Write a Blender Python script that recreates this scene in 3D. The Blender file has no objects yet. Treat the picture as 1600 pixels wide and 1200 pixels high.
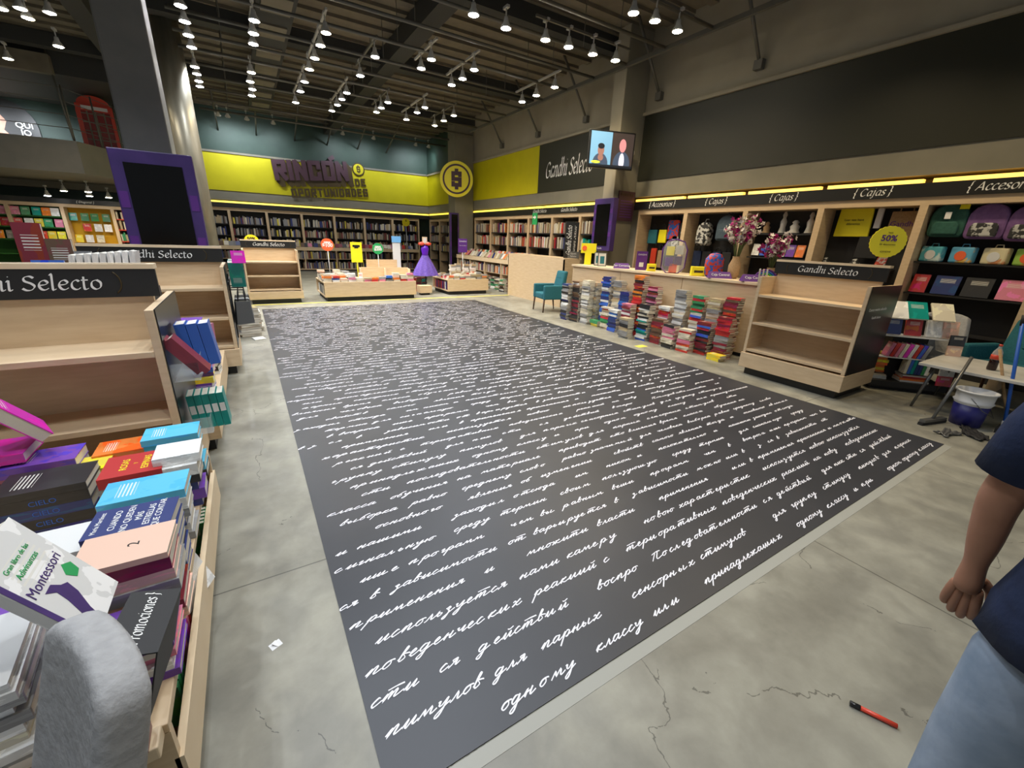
import bpy, bmesh, math, random
from mathutils import Vector, Matrix
random.seed(7)
PI=math.pi
SC=bpy.context.scene; COL=SC.collection
# ------------------------------------------------------------------ camera
def cam_setup():
    yaw,pitch,roll=0.56196,0.33568,0.03974
    cy,sy,cp,sp,cr,sr=math.cos(yaw),math.sin(yaw),math.cos(pitch),math.sin(pitch),math.cos(roll),math.sin(roll)
    f=Vector((sy*cp,cy*cp,-sp)); r=Vector((cy,-sy,0)); u=r.cross(f)
    r2=cr*r+sr*u; u2=-sr*r+cr*u
    c=bpy.data.cameras.new('camera'); c.sensor_width=36; c.lens=649.4*36/1600; c.clip_start=.05; c.clip_end=100
    o=bpy.data.objects.new('camera',c); COL.objects.link(o)
    m=Matrix((r2,u2,-f)).transposed().to_4x4(); m.translation=Vector((0,0,1.6)); o.matrix_world=m
    SC.camera=o
cam_setup()
# ------------------------------------------------------------------ world, exposure
W=bpy.data.worlds.new('world'); SC.world=W; W.use_nodes=True
W.node_tree.nodes['Background'].inputs[0].default_value=(.86,.93,1,1)
W.node_tree.nodes['Background'].inputs[1].default_value=.22
SC.view_settings.view_transform='Standard'; SC.view_settings.look='None'; SC.view_settings.gamma=1
SC.view_settings.exposure=0.55; SC.view_settings.use_curve_mapping=False
SC.cycles.max_bounces=6; SC.cycles.diffuse_bounces=4; SC.cycles.glossy_bounces=3
SC.cycles.sample_clamp_indirect=3; SC.cycles.caustics_reflective=False; SC.cycles.caustics_refractive=False
# spot positions (x, y, warm, power factor); the visible lamps hang on tracks under the pipe grid
SPZ=4.72
SPOTS=[(-.3,9.3,0,1),(-.3,9.9,0,1),(-.3,10.5,0,1),(-.3,11.1,0,1),(-.34,12.3,0,1),(-.34,12.8,0,1),(-.34,13.35,0,1),(-.35,13.8,0,1),
 (.65,9.15,0,1),(.65,9.7,0,1),(.66,10.2,0,1),(.66,11.9,1,1),(.65,12.6,1,1),(.7,13.2,0,1),(.7,13.8,0,1),
 (1.67,8.9,1,1),(1.67,9.5,1,1),(1.67,10.2,1,1),(1.66,10.9,1,.4),(1.67,11.8,0,1),(1.67,12.6,0,1),(1.67,13.7,1,1),
 (2.6,9.4,0,1),(2.6,10.6,0,1),(2.6,12.0,0,1),(2.6,12.6,0,.6),(2.6,13.2,0,.6),(2.58,13.9,1,.6),(3.5,8.85,1,1),(3.5,9.4,0,1),(3.6,12.1,0,1),(3.6,12.7,0,.8),(3.6,13.2,1,.6),
 (4.37,8.8,0,1),(4.4,9.4,0,.7),(4.37,9.9,0,.7),(4.5,11.9,0,1),(4.5,12.5,0,.6),(4.5,13.4,1,.5),(5.4,12.1,1,1),(5.4,12.8,1,1),(5.4,13.5,1,1),
 (6.2,8.6,1,1),(6.2,9.3,1,1),(6.2,9.9,0,.5),
 (4.73,6.9,1,1.2),(5.2,6.88,0,1),(5.72,6.85,1,1),(6.22,6.8,1,1.2),(5.24,5.45,1,1),(5.66,5.42,1,.8),(6.18,5.43,1,1),
 (3.4,6.88,0,1),(4.0,6.95,0,.7),(2.6,6.4,0,1.2),
 # unseen bare lights over and beside the camera, without fixtures
 (.4,4.2,0,1.5),(1.6,4.6,0,1.5),(2.9,4.4,0,1.3),(4.1,4.0,0,1),(.0,2.4,0,1.5),(1.2,2.6,0,1.4),(2.4,2.2,0,1.2),(4.6,2.4,1,1.2),(6.2,3.0,1,1.5),
 (-1.2,.9,0,1.6),(.3,.6,0,1.3),(1.6,.4,1,.9),(-1.3,3.0,0,1.4),(-1.6,5.2,0,2.2),(6.0,1.3,1,1.6),(-3.5,9,0,2),(-4.5,13,0,2),(-3,5,0,1.5)]
SPOT_W=70
# ------------------------------------------------------------------ materials
def mat(name,col,rough=.6,metal=0,emit=None,es=1,spec=.5,alpha=None,trans=0):
    m=bpy.data.materials.new(name); m.use_nodes=True; b=m.node_tree.nodes['Principled BSDF']
    b.inputs['Base Color'].default_value=(*col,1); b.inputs['Roughness'].default_value=rough
    b.inputs['Metallic'].default_value=metal; b.inputs['Specular IOR Level'].default_value=spec
    if emit: b.inputs['Emission Color'].default_value=(*emit,1); b.inputs['Emission Strength'].default_value=es
    if trans: b.inputs['Transmission Weight'].default_value=trans; b.inputs['IOR'].default_value=1.3
    if alpha is not None: b.inputs['Alpha'].default_value=alpha
    return m
def N(m,t,**k):
    n=m.node_tree.nodes.new(t)
    for a,v in k.items(): setattr(n,a,v)
    return n
def L(m,a,b): m.node_tree.links.new(a,b)
def noisy(name,c1,c2,scale=8,rough=.6,detail=4,coord='Object',stretch=(1,1,1),bump=0,spec=.5,metal=0,lo=.35,hi=.65):
    m=mat(name,c1,rough,metal,spec=spec); b=m.node_tree.nodes['Principled BSDF']
    tc=N(m,'ShaderNodeTexCoord'); mp=N(m,'ShaderNodeMapping'); mp.inputs['Scale'].default_value=stretch
    L(m,tc.outputs[coord],mp.inputs[0]); n=N(m,'ShaderNodeTexNoise'); n.inputs['Scale'].default_value=scale; n.inputs['Detail'].default_value=detail
    L(m,mp.outputs[0],n.inputs[0]); r=N(m,'ShaderNodeValToRGB')
    r.color_ramp.elements[0].color=(*c1,1); r.color_ramp.elements[1].color=(*c2,1)
    r.color_ramp.elements[0].position=lo; r.color_ramp.elements[1].position=hi
    L(m,n.outputs[0],r.inputs[0]); L(m,r.outputs[0],b.inputs['Base Color'])
    if bump:
        bp=N(m,'ShaderNodeBump'); bp.inputs['Strength'].default_value=bump; bp.inputs['Distance'].default_value=.02
        L(m,n.outputs[0],bp.inputs['Height']); L(m,bp.outputs[0],b.inputs['Normal'])
    return m
def concrete():
    m=mat('polished_concrete',(.3,.29,.24),.42); b=m.node_tree.nodes['Principled BSDF']
    tc=N(m,'ShaderNodeTexCoord')
    n1=N(m,'ShaderNodeTexNoise'); n1.inputs['Scale'].default_value=1.1; n1.inputs['Detail'].default_value=8; n1.inputs['Roughness'].default_value=.65
    n2=N(m,'ShaderNodeTexNoise'); n2.inputs['Scale'].default_value=5; n2.inputs['Detail'].default_value=8; n2.inputs['Distortion'].default_value=.4
    L(m,tc.outputs['Object'],n1.inputs[0]); L(m,tc.outputs['Object'],n2.inputs[0])
    r1=N(m,'ShaderNodeValToRGB'); e=r1.color_ramp.elements
    e[0].position=.32; e[0].color=(.17,.162,.13,1); e[1].position=.68; e[1].color=(.33,.32,.265,1)
    L(m,n1.outputs[0],r1.inputs[0])
    r2=N(m,'ShaderNodeValToRGB'); e=r2.color_ramp.elements
    e[0].position=.38; e[0].color=(.84,.84,.84,1); e[1].position=.66; e[1].color=(1.16,1.16,1.14,1)
    L(m,n2.outputs[0],r2.inputs[0])
    mx=N(m,'ShaderNodeMix',data_type='RGBA',blend_type='MULTIPLY'); mx.inputs[0].default_value=1
    L(m,r1.outputs[0],mx.inputs[6]); L(m,r2.outputs[0],mx.inputs[7])
    # cracks: thin voronoi edges, broken up by noise
    v=N(m,'ShaderNodeTexVoronoi',feature='DISTANCE_TO_EDGE'); v.inputs['Scale'].default_value=.7
    vm=N(m,'ShaderNodeVectorMath',operation='MULTIPLY_ADD'); vm.inputs[1].default_value=(.22,.22,.22)
    L(m,n2.outputs['Color'],vm.inputs[0]); L(m,tc.outputs['Object'],vm.inputs[2]); L(m,vm.outputs[0],v.inputs[0])
    c=N(m,'ShaderNodeMath',operation='LESS_THAN'); c.inputs[1].default_value=.0015; L(m,v.outputs[0],c.inputs[0])
    g=N(m,'ShaderNodeMath',operation='GREATER_THAN'); g.inputs[1].default_value=.50; L(m,n1.outputs[0],g.inputs[0])
    mm=N(m,'ShaderNodeMath',operation='MULTIPLY'); L(m,c.outputs[0],mm.inputs[0]); L(m,g.outputs[0],mm.inputs[1])
    # saw-cut joints every 4 m
    sx=N(m,'ShaderNodeSeparateXYZ'); L(m,tc.outputs['Object'],sx.inputs[0])
    ys=[]
    for ax,off in ((1,1.95),(0,-2.6)):
        a=N(m,'ShaderNodeMath',operation='SUBTRACT'); a.inputs[1].default_value=off; L(m,sx.outputs[ax],a.inputs[0])
        p=N(m,'ShaderNodeMath',operation='PINGPONG'); p.inputs[1].default_value=2.6; L(m,a.outputs[0],p.inputs[0])
        q=N(m,'ShaderNodeMath',operation='LESS_THAN'); q.inputs[1].default_value=.004; L(m,p.outputs[0],q.inputs[0]); ys.append(q)
    mxm=N(m,'ShaderNodeMath',operation='MAXIMUM'); L(m,ys[0].outputs[0],mxm.inputs[0]); L(m,ys[1].outputs[0],mxm.inputs[1])
    mx3=N(m,'ShaderNodeMath',operation='MAXIMUM'); L(m,mxm.outputs[0],mx3.inputs[0]); L(m,mm.outputs[0],mx3.inputs[1])
    m4=N(m,'ShaderNodeMath',operation='MULTIPLY'); m4.inputs[1].default_value=.7; L(m,mx3.outputs[0],m4.inputs[0])
    fin=N(m,'ShaderNodeMix',data_type='RGBA'); fin.inputs[7].default_value=(.05,.048,.04,1)
    L(m,m4.outputs[0],fin.inputs[0]); L(m,mx.outputs[2],fin.inputs[6]); L(m,fin.outputs[2],b.inputs['Base Color'])
    rr=N(m,'ShaderNodeMapRange'); rr.inputs['To Min'].default_value=.3; rr.inputs['To Max'].default_value=.6
    L(m,n2.outputs[0],rr.inputs[0]); L(m,rr.outputs[0],b.inputs['Roughness'])
    return m
M={}
M['concrete']=concrete()
M['rug']=noisy('vinyl_rug',(.022,.025,.033),(.031,.034,.043),1.2,.42,spec=.5)
M['ink']=mat('white_script_ink',(.8,.8,.86),.5)
M['wood']=noisy('light_maple_laminate',(.60,.44,.27),(.68,.52,.33),5,.45,stretch=(1,1,7),lo=.3,hi=.7)
M['woodedge']=noisy('pale_edge_banding',(.74,.58,.38),(.78,.63,.43),5,.45)
M['black']=mat('black_laminate',(.012,.012,.012),.3)
M['blackmat']=mat('matt_black',(.013,.013,.014),.6)
M['sign']=mat('black_sign_board',(.013,.013,.012),.45)
M['white']=mat('white_lettering',(.85,.85,.82),.5)
M['whitep']=mat('white_plastic',(.72,.73,.74),.35)
M['paper']=noisy('book_pages',(.62,.57,.47),(.74,.70,.60),60,.8,coord='Generated',stretch=(1,1,12))
M['yellow']=noisy('yellow_wall_paint',(.53,.485,.0),(.58,.53,.003),2,.55)
M['yellowp']=mat('yellow_plastic',(.9,.80,.02),.4)
M['grey']=noisy('warm_grey_paint',(.20,.19,.145),(.23,.215,.165),2,.7)
M['beige']=noisy('beige_wall_paint',(.31,.28,.21),(.355,.32,.24),1.5,.8)
M['dark']=mat('dark_olive_panel',(.02,.021,.012),.5)
M['teal']=noisy('teal_wall_paint',(.023,.05,.039),(.03,.062,.047),2,.6)
M['ceil']=noisy('corrugated_deck',(.15,.13,.095),(.19,.165,.12),3,.85)
M['ceil2']=mat('ceiling_beam_grey',(.035,.036,.034),.7)
M['duct']=noisy('duct_panel',(.17,.15,.11),(.2,.18,.13),4,.7)
M['steel']=mat('grey_painted_steel',(.13,.125,.105),.5,.2)
M['col']=noisy('grey_column_paint',(.20,.20,.19),(.23,.225,.21),3,.45)
M['brushed']=noisy('worn_steel_cladding',(.18,.165,.12),(.27,.25,.19),6,.38,stretch=(1,1,.15),metal=.4)
M['purple']=noisy('purple_plastic',(.045,.022,.13),(.065,.03,.17),3,.4)
M['violet']=mat('violet_card',(.10,.02,.22),.5)
M['plum']=mat('plum_vinyl',(.06,.025,.04),.5)
M['brown']=mat('dark_brown_vinyl',(.055,.035,.008),.5)
M['screen']=mat('black_glass_screen',(.004,.004,.004),.18,spec=.18)
M['red']=mat('red_gloss_paint',(.65,.06,.03),.35)
M['lens']=mat('lamp_lens',(1,1,1),.4,emit=(1,.98,1),es=45)
M['lensw']=mat('warm_lamp_lens',(1,1,1),.4,emit=(1,.88,.62),es=42)
M['led']=mat('led_cove_strip',(1,.9,.4),.4,emit=(1,.50,.07),es=1.25)
M['ledy']=mat('lemon_led_strip',(1,.95,.3),.4,emit=(1,.72,.06),es=1.0)
M['lampw']=mat('white_lamp_body',(.5,.5,.47),.4)
M['tealfab']=noisy('teal_upholstery',(.012,.12,.155),(.02,.15,.19),60,.85,bump=.2)
M['greyfab']=noisy('grey_upholstery',(.33,.33,.33),(.38,.38,.38),40,.9,bump=.25)
M['darkwood']=noisy('dark_walnut_leg',(.06,.025,.012),(.09,.04,.02),10,.5)
M['marble']=noisy('white_marbled_top',(.55,.54,.50),(.68,.67,.63),5,.35)
M['metalg']=mat('grey_metal_leg',(.16,.16,.155),.4,.6)
M['navy']=noisy('navy_knit',(.008,.016,.05),(.012,.024,.07),20,.9,bump=.3)
M['denim']=noisy('washed_denim',(.18,.24,.32),(.30,.36,.45),7,.9,bump=.3)
M['skin']=noisy('tanned_skin',(.36,.17,.10),(.42,.21,.13),9,.55)
M['hair']=noisy('dark_hair',(.012,.009,.007),(.02,.015,.012),40,.6)
M['blue']=mat('blue_plastic',(.02,.12,.55),.4)
M['bucket']=mat('blue_bucket_plastic',(.02,.02,.16),.4)
M['clear']=mat('clear_acrylic',(.9,.95,.95),.05,alpha=.18)
M['kraft']=noisy('jute_cloth',(.34,.22,.11),(.42,.28,.15),50,.9)
M['magenta']=mat('magenta_petals',(.38,.01,.16),.7)
M['petal']=mat('cream_petals',(.75,.68,.62),.7)
M['green']=mat('green_sign',(.02,.35,.10),.5)
M['orange']=mat('orange_sign',(.85,.14,.04),.5)
M['tape']=mat('yellow_tape',(.75,.68,.08),.5)
M['pale']=mat('pale_tape_residue',(.33,.33,.29),.5)
M['cover']=None
def cover_mat(name,gloss=.3):
    m=mat(name,(.5,.5,.5),gloss); b=m.node_tree.nodes['Principled BSDF']
    oi=N(m,'ShaderNodeObjectInfo'); tc=N(m,'ShaderNodeTexCoord')
    ad=N(m,'ShaderNodeVectorMath',operation='ADD'); sc=N(m,'ShaderNodeVectorMath',operation='SCALE'); 
    cmb=N(m,'ShaderNodeCombineXYZ')
    for i in range(3): L(m,oi.outputs['Random'],cmb.inputs[i])
    L(m,cmb.outputs[0],sc.inputs[0]); sc.inputs['Scale'].default_value=40
    L(m,tc.outputs['Generated'],ad.inputs[0]); L(m,sc.outputs[0],ad.inputs[1])
    n=N(m,'ShaderNodeTexNoise'); n.inputs['Scale'].default_value=2.6; n.inputs['Detail'].default_value=3; L(m,ad.outputs[0],n.inputs[0])
    hs=N(m,'ShaderNodeHueSaturation'); hs.inputs['Saturation'].default_value=1.1
    mr=N(m,'ShaderNodeMapRange'); mr.inputs['To Min'].default_value=.44; mr.inputs['To Max'].default_value=.56; L(m,oi.outputs['Random'],mr.inputs[0]); L(m,mr.outputs[0],hs.inputs['Hue'])
    hs.inputs['Value'].default_value=1.35; L(m,oi.outputs['Color'],hs.inputs['Color'])
    st=N(m,'ShaderNodeMath',operation='GREATER_THAN'); st.inputs[1].default_value=.57; L(m,n.outputs[0],st.inputs[0])
    mf=N(m,'ShaderNodeMath',operation='MULTIPLY'); mf.inputs[1].default_value=.75; L(m,st.outputs[0],mf.inputs[0])
    mx=N(m,'ShaderNodeMix',data_type='RGBA'); L(m,mf.outputs[0],mx.inputs[0]); L(m,oi.outputs['Color'],mx.inputs[6]); L(m,hs.outputs[0],mx.inputs[7])
    # a title block of short bars
    sep=N(m,'ShaderNodeSeparateXYZ'); L(m,tc.outputs['Generated'],sep.inputs[0])
    w=N(m,'ShaderNodeTexWave',bands_direction='Y'); w.inputs['Scale'].default_value=7; w.inputs['Distortion'].default_value=0; L(m,tc.outputs['Generated'],w.inputs[0])
    def rng(o,a,c):
        x=N(m,'ShaderNodeMath',operation='COMPARE'); x.inputs[1].default_value=a; x.inputs[2].default_value=c; L(m,o,x.inputs[0]); return x
    a=rng(sep.outputs[1],.72,.11); c=rng(sep.outputs[0],.52,.3); d=N(m,'ShaderNodeMath',operation='GREATER_THAN'); d.inputs[1].default_value=.62; L(m,w.outputs[0],d.inputs[0])
    p1=N(m,'ShaderNodeMath',operation='MULTIPLY'); p2=N(m,'ShaderNodeMath',operation='MULTIPLY'); L(m,a.outputs[0],p1.inputs[0]); L(m,c.outputs[0],p1.inputs[1]); L(m,p1.outputs[0],p2.inputs[0]); L(m,d.outputs[0],p2.inputs[1])
    p3=N(m,'ShaderNodeMath',operation='MULTIPLY'); p3.inputs[1].default_value=.8; L(m,p2.outputs[0],p3.inputs[0])
    m2=N(m,'ShaderNodeMix',data_type='RGBA'); m2.inputs[7].default_value=(.8,.78,.7,1); L(m,p3.outputs[0],m2.inputs[0]); L(m,mx.outputs[2],m2.inputs[6])
    L(m,m2.outputs[2],b.inputs['Base Color']); return m
M['cover']=cover_mat('printed_cover')
def tint_mat(name,rough=.5):
    m=mat(name,(.5,.5,.5),rough); oi=N(m,'ShaderNodeObjectInfo'); L(m,oi.outputs['Color'],m.node_tree.nodes['Principled BSDF'].inputs['Base Color']); return m
M['plain']=tint_mat('plain_coloured_card',.4)
PALC=[(.55,.05,.04),(.03,.06,.25),(.62,.58,.5),(.05,.05,.06),(.04,.2,.12),(.6,.3,.06),(.62,.5,.12),(.35,.07,.2),(.12,.3,.45),(.3,.27,.22),(.7,.68,.64),(.45,.12,.08)]
PAL=[mat('spine_colour_%s'%n,c,.5) for n,c in zip('red navy cream black green orange ochre plum blue taupe white rust'.split(),PALC)]
# ------------------------------------------------------------------ mesh helpers
class MB:
    def __init__(s): s.v=[]; s.f=[]; s.m=[]; s.mats=[]; s.sm=[]
    def mi(s,m):
        if m not in s.mats: s.mats.append(m)
        return s.mats.index(m)
    def add(s,vs,fs,m,T=None,smooth=False):
        o=len(s.v); s.v+=[tuple(T@Vector(p)) if T else tuple(p) for p in vs]; k=s.mi(m)
        for f in fs: s.f.append(tuple(i+o for i in f)); s.m.append(k); s.sm.append(smooth)
    def box(s,x0,x1,y0,y1,z0,z1,m,T=None):
        vs=[(x0,y0,z0),(x1,y0,z0),(x1,y1,z0),(x0,y1,z0),(x0,y0,z1),(x1,y0,z1),(x1,y1,z1),(x0,y1,z1)]
        s.add(vs,[(0,3,2,1),(4,5,6,7),(0,1,5,4),(1,2,6,5),(2,3,7,6),(3,0,4,7)],m,T)
    def prism(s,pts,z0,z1,m,T=None):
        n=len(pts); vs=[(x,y,z0) for x,y in pts]+[(x,y,z1) for x,y in pts]
        s.add(vs,[tuple(range(n))[::-1],tuple(range(n,2*n))]+[(i,(i+1)%n,n+(i+1)%n,n+i) for i in range(n)],m,T)
    def lathe(s,prof,m,T=None,n=20,smooth=True,cap=True):
        vs=[(r*math.cos(2*PI*i/n),r*math.sin(2*PI*i/n),z) for r,z in prof for i in range(n)]
        fs=[(j*n+i,j*n+(i+1)%n,(j+1)*n+(i+1)%n,(j+1)*n+i) for j in range(len(prof)-1) for i in range(n)]
        if cap: fs+=[tuple(range(n))[::-1],tuple((len(prof)-1)*n+i for i in range(n))]
        s.add(vs,fs,m,T,smooth)
    def tube(s,pts,r,m,n=8,T=None):
        P=[Vector(p) for p in pts]; vs=[]; up=None
        for i,p in enumerate(P):
            d=(P[min(i+1,len(P)-1)]-P[max(i-1,0)]).normalized()
            a=d.cross(Vector((0,0,1)) if abs(d.z)<.9 else Vector((1,0,0))).normalized()
            if up is not None and a.dot(up)<0: a=-a
            up=a; b=d.cross(a); rr=r[i] if isinstance(r,(list,tuple)) else r
            vs+=[tuple(p+a*rr*math.cos(2*PI*k/n)+b*rr*math.sin(2*PI*k/n)) for k in range(n)]
        fs=[(j*n+i,j*n+(i+1)%n,(j+1)*n+(i+1)%n,(j+1)*n+i) for j in range(len(P)-1) for i in range(n)]
        fs+=[tuple(range(n))[::-1],tuple((len(P)-1)*n+i for i in range(n))]
        s.add(vs,fs,m,T,True)
    def disc(s,r,t,m,T=None,n=32): s.lathe([(r,0),(r,t)],m,T,n,False)
    def mesh(s,name):
        me=bpy.data.meshes.new(name); me.from_pydata(s.v,[],s.f)
        for m in s.mats: me.materials.append(m)
        me.polygons.foreach_set('material_index',s.m); me.polygons.foreach_set('use_smooth',s.sm); me.update(); return me
def tag(o,label=None,cat=None,group=None,kind=None):
    if label: o['label']=label
    if cat: o['category']=cat
    if group: o['group']=group
    if kind: o['kind']=kind
    return o
def link(name,data,parent=None,loc=None,rot=None):
    o=bpy.data.objects.new(name,data); COL.objects.link(o)
    if parent: o.parent=parent
    if loc: o.location=loc
    if rot: o.rotation_euler=rot
    return o
def obj(name,mb,parent=None,loc=None,rot=None,bev=0):
    o=link(name,mb.mesh(name),parent,loc,rot)
    if bev:
        b=o.modifiers.new('bevel','BEVEL'); b.width=bev; b.segments=2; b.limit_method='ANGLE'
    return o
def empty(name,loc,rz=0,label=None,cat=None,group=None,rot=None):
    o=link(name,None,None,loc,rot or (0,0,rz)); o.empty_display_size=.1; return tag(o,label,cat,group)
def struct(name,mb,parent=None): return tag(obj(name,mb,parent),kind='structure')
def box1(name,x0,x1,y0,y1,z0,z1,m,parent=None,bev=0):
    b=MB(); b.box(x0,x1,y0,y1,z0,z1,m); return obj(name,b,parent,bev=bev)
def TR(loc=(0,0,0),rot=(0,0,0),sc=(1,1,1)):
    from mathutils import Euler
    return Matrix.Translation(loc)@Euler(rot).to_matrix().to_4x4()@Matrix.Diagonal((*sc,1))
def copy_tree(o,parent=None):
    kids=[c for c in KIDS.get(o.name,[])]
    c=o.copy(); COL.objects.link(c); c.parent=parent
    KIDS[c.name]=[copy_tree(k,c) for k in kids]
    return c
KIDS={}
def note_kids(o):
    KIDS[o.name]=[k for k in o.children_recursive if k.parent==o]
    for k in KIDS[o.name]: note_kids(k)
def smooth(pts,n):
    if n<2 or len(pts)<3: return pts
    out=[]; P=[pts[0]]+pts+[pts[-1]]
    for i in range(1,len(P)-2):
        p0,p1,p2,p3=P[i-1],P[i],P[i+1],P[i+2]
        for k in range(n):
            t=k/n; out.append(tuple(.5*((2*p1[j])+(-p0[j]+p2[j])*t+(2*p0[j]-5*p1[j]+4*p2[j]-p3[j])*t*t+(-p0[j]+3*p1[j]-3*p2[j]+p3[j])*t**3) for j in (0,1)))
    out.append(pts[-1]); return out
_tc={}
def text(name,s,size,m,parent=None,loc=(0,0,0),rot=(0,0,0),ex=.001,shear=0,off=0,align='CENTER',sx=1,sp=1):
    key=(s,size,ex,shear,off,align,sp,m.name)
    if key not in _tc:
        cu=bpy.data.curves.new('t','FONT'); cu.body=s; cu.size=size; cu.extrude=ex; cu.shear=shear; cu.offset=off
        cu.align_x=align; cu.align_y='CENTER'; cu.resolution_u=3; cu.space_character=sp; cu.materials.append(m)
        o=bpy.data.objects.new('t',cu); COL.objects.link(o); bpy.context.view_layer.update()
        me=bpy.data.meshes.new_from_object(o.evaluated_get(bpy.context.evaluated_depsgraph_get()))
        bpy.data.objects.remove(o); bpy.data.curves.remove(cu)
        if not me.materials: me.materials.append(m)
        _tc[key]=me
    o=link(name,_tc[key],parent,loc,rot); o.scale=(sx,1,1); return o
NIB={'G':(1.42,[[(1.15,1.2),(.85,1.42),(.45,1.3),(.15,.75),(.35,.12),(.8,.0),(1.15,.2)],[(1.15,.1),(1.15,.62)],[(.85,.62),(1.32,.62)]]),
'a':(1.04,[[(.75,.85),(.45,1.0),(.15,.6),(.2,.1),(.5,.05),(.75,.5),(.8,1.0)],[(.8,1.0),(.74,.2),(.82,.02),(.98,.12)]]),
'n':(1.0,[[(0,.85),(.15,1),(.12,0)],[(.14,.6),(.45,.98),(.68,.93),(.7,.7),(.67,.15),(.76,0),(.92,.12)]]),
'd':(1.08,[[(.76,.88),(.45,1.0),(.15,.6),(.2,.1),(.5,.05),(.75,.45)],[(.64,1.52),(.8,1.58),(.77,.15),(.86,0),(1.0,.1)]]),
'h':(1.0,[[(0,1.5),(.16,1.58),(.12,0)],[(.14,.6),(.45,.98),(.68,.93),(.7,.7),(.67,.15),(.76,0),(.92,.12)]]),
'i':(.5,[[(0,.85),(.16,1),(.14,.15),(.24,0),(.38,.12)],[(.14,1.36),(.19,1.42)]]),'j':(.5,[[(.05,.85),(.22,1),(.18,-.25),(.05,-.45),(-.12,-.4)],[(.18,1.36),(.23,1.42)]]),
'S':(1.0,[[(.8,1.25),(.55,1.43),(.2,1.3),(.2,.95),(.6,.7),(.8,.4),(.6,.05),(.25,0),(0,.2)]]),'s':(.72,[[(.55,.85),(.35,1.0),(.12,.85),(.2,.6),(.48,.4),(.5,.15),(.28,0),(.03,.12)]]),
'e':(.86,[[(.14,.5),(.5,.56),(.7,.75),(.52,1.0),(.22,.85),(.1,.45),(.25,.08),(.5,.02),(.74,.2)]]),'l':(.5,[[(0,1.5),(.16,1.58),(.14,.15),(.24,0),(.38,.12)]]),
'c':(.8,[[(.66,.85),(.45,1.0),(.17,.75),(.12,.3),(.3,.03),(.55,.03),(.72,.2)]]),'t':(.62,[[(.2,1.35),(.18,.2),(.3,0),(.5,.12)],[(0,.98),(.5,1.0)]]),
'o':(.95,[[(.5,1.0),(.17,.8),(.12,.3),(.4,0),(.74,.2),(.78,.7),(.5,1.0)]]),'C':(1.3,[[(1.1,1.2),(.82,1.42),(.45,1.3),(.15,.75),(.35,.12),(.75,0),(1.1,.22)]]),
'A':(1.2,[[(0,0),(.55,1.45)],[(.55,1.45),(1.0,0)],[(.22,.5),(.85,.5)]]),'r':(.66,[[(0,.85),(.15,1),(.12,0)],[(.14,.6),(.38,1.0),(.56,.92)]]),
'u':(1.0,[[(0,.85),(.14,1),(.12,.3),(.3,.03),(.6,.4),(.7,1)],[(.7,1),(.66,.15),(.76,0),(.9,.12)]]),'m':(1.5,[[(0,.85),(.15,1),(.12,0)],[(.14,.6),(.42,.98),(.6,.93),(.6,0)],[(.62,.6),(.92,.98),(1.12,.93),(1.14,.7),(1.12,.15),(1.22,0),(1.36,.12)]]),
'P':(1.05,[[(.2,1.42),(.2,0)],[(.05,1.36),(.6,1.42),(.85,1.1),(.6,.72),(.2,.68)]]),'{':(.7,[[(.5,1.65),(.3,1.5),(.3,.85),(.1,.65),(.3,.45),(.3,-.2),(.5,-.35)]]),'}':(.7,[[(0,1.65),(.2,1.5),(.2,.85),(.4,.65),(.2,.45),(.2,-.2),(0,-.35)]]),' ':(.5,[])}
def nib(name,s,size,m,parent,loc,rot,ex=.001,shear=.18,wt=.075,sx=1,sp=1.0,align='C'):
    key=('nib',s,size,m.name,shear,wt,sp,align,ex)
    if key not in _tc:
        k=size/2.0; x=0; vs=[];fs=[]; ca_,sa_=math.cos(.7)*wt,math.sin(.7)*wt; mn=wt*.42
        for c in s:
            adv,st=NIB[c]
            for P in st:
                P=smooth(P,4) if len(P)>2 else P
                n0=len(vs)
                for i,(a,b_) in enumerate(P):
                    p=P[max(i-1,0)]; q=P[min(i+1,len(P)-1)]; dx,dy=q[0]-p[0],q[1]-p[1]; d=math.hypot(dx,dy) or 1
                    nx,ny=-dy/d,dx/d; w=max(abs(nx*ca_+ny*sa_)*1.25,mn)
                    for sg in (1,-1): vs.append((x+a+sg*nx*w,b_+sg*ny*w))
                for i in range(len(P)-1): fs.append((n0+2*i,n0+2*i+1,n0+2*i+3,n0+2*i+2))
            x+=adv*sp
        off=x/2 if align=='C' else 0
        b=MB(); b.add([((a-off+q*shear)*k,(q-.6)*k,ex) for a,q in vs],fs,m); _tc[key]=b.mesh(name)
    o=link(name,_tc[key],parent,loc,rot); o.scale=(sx,1,1); return o
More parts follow.
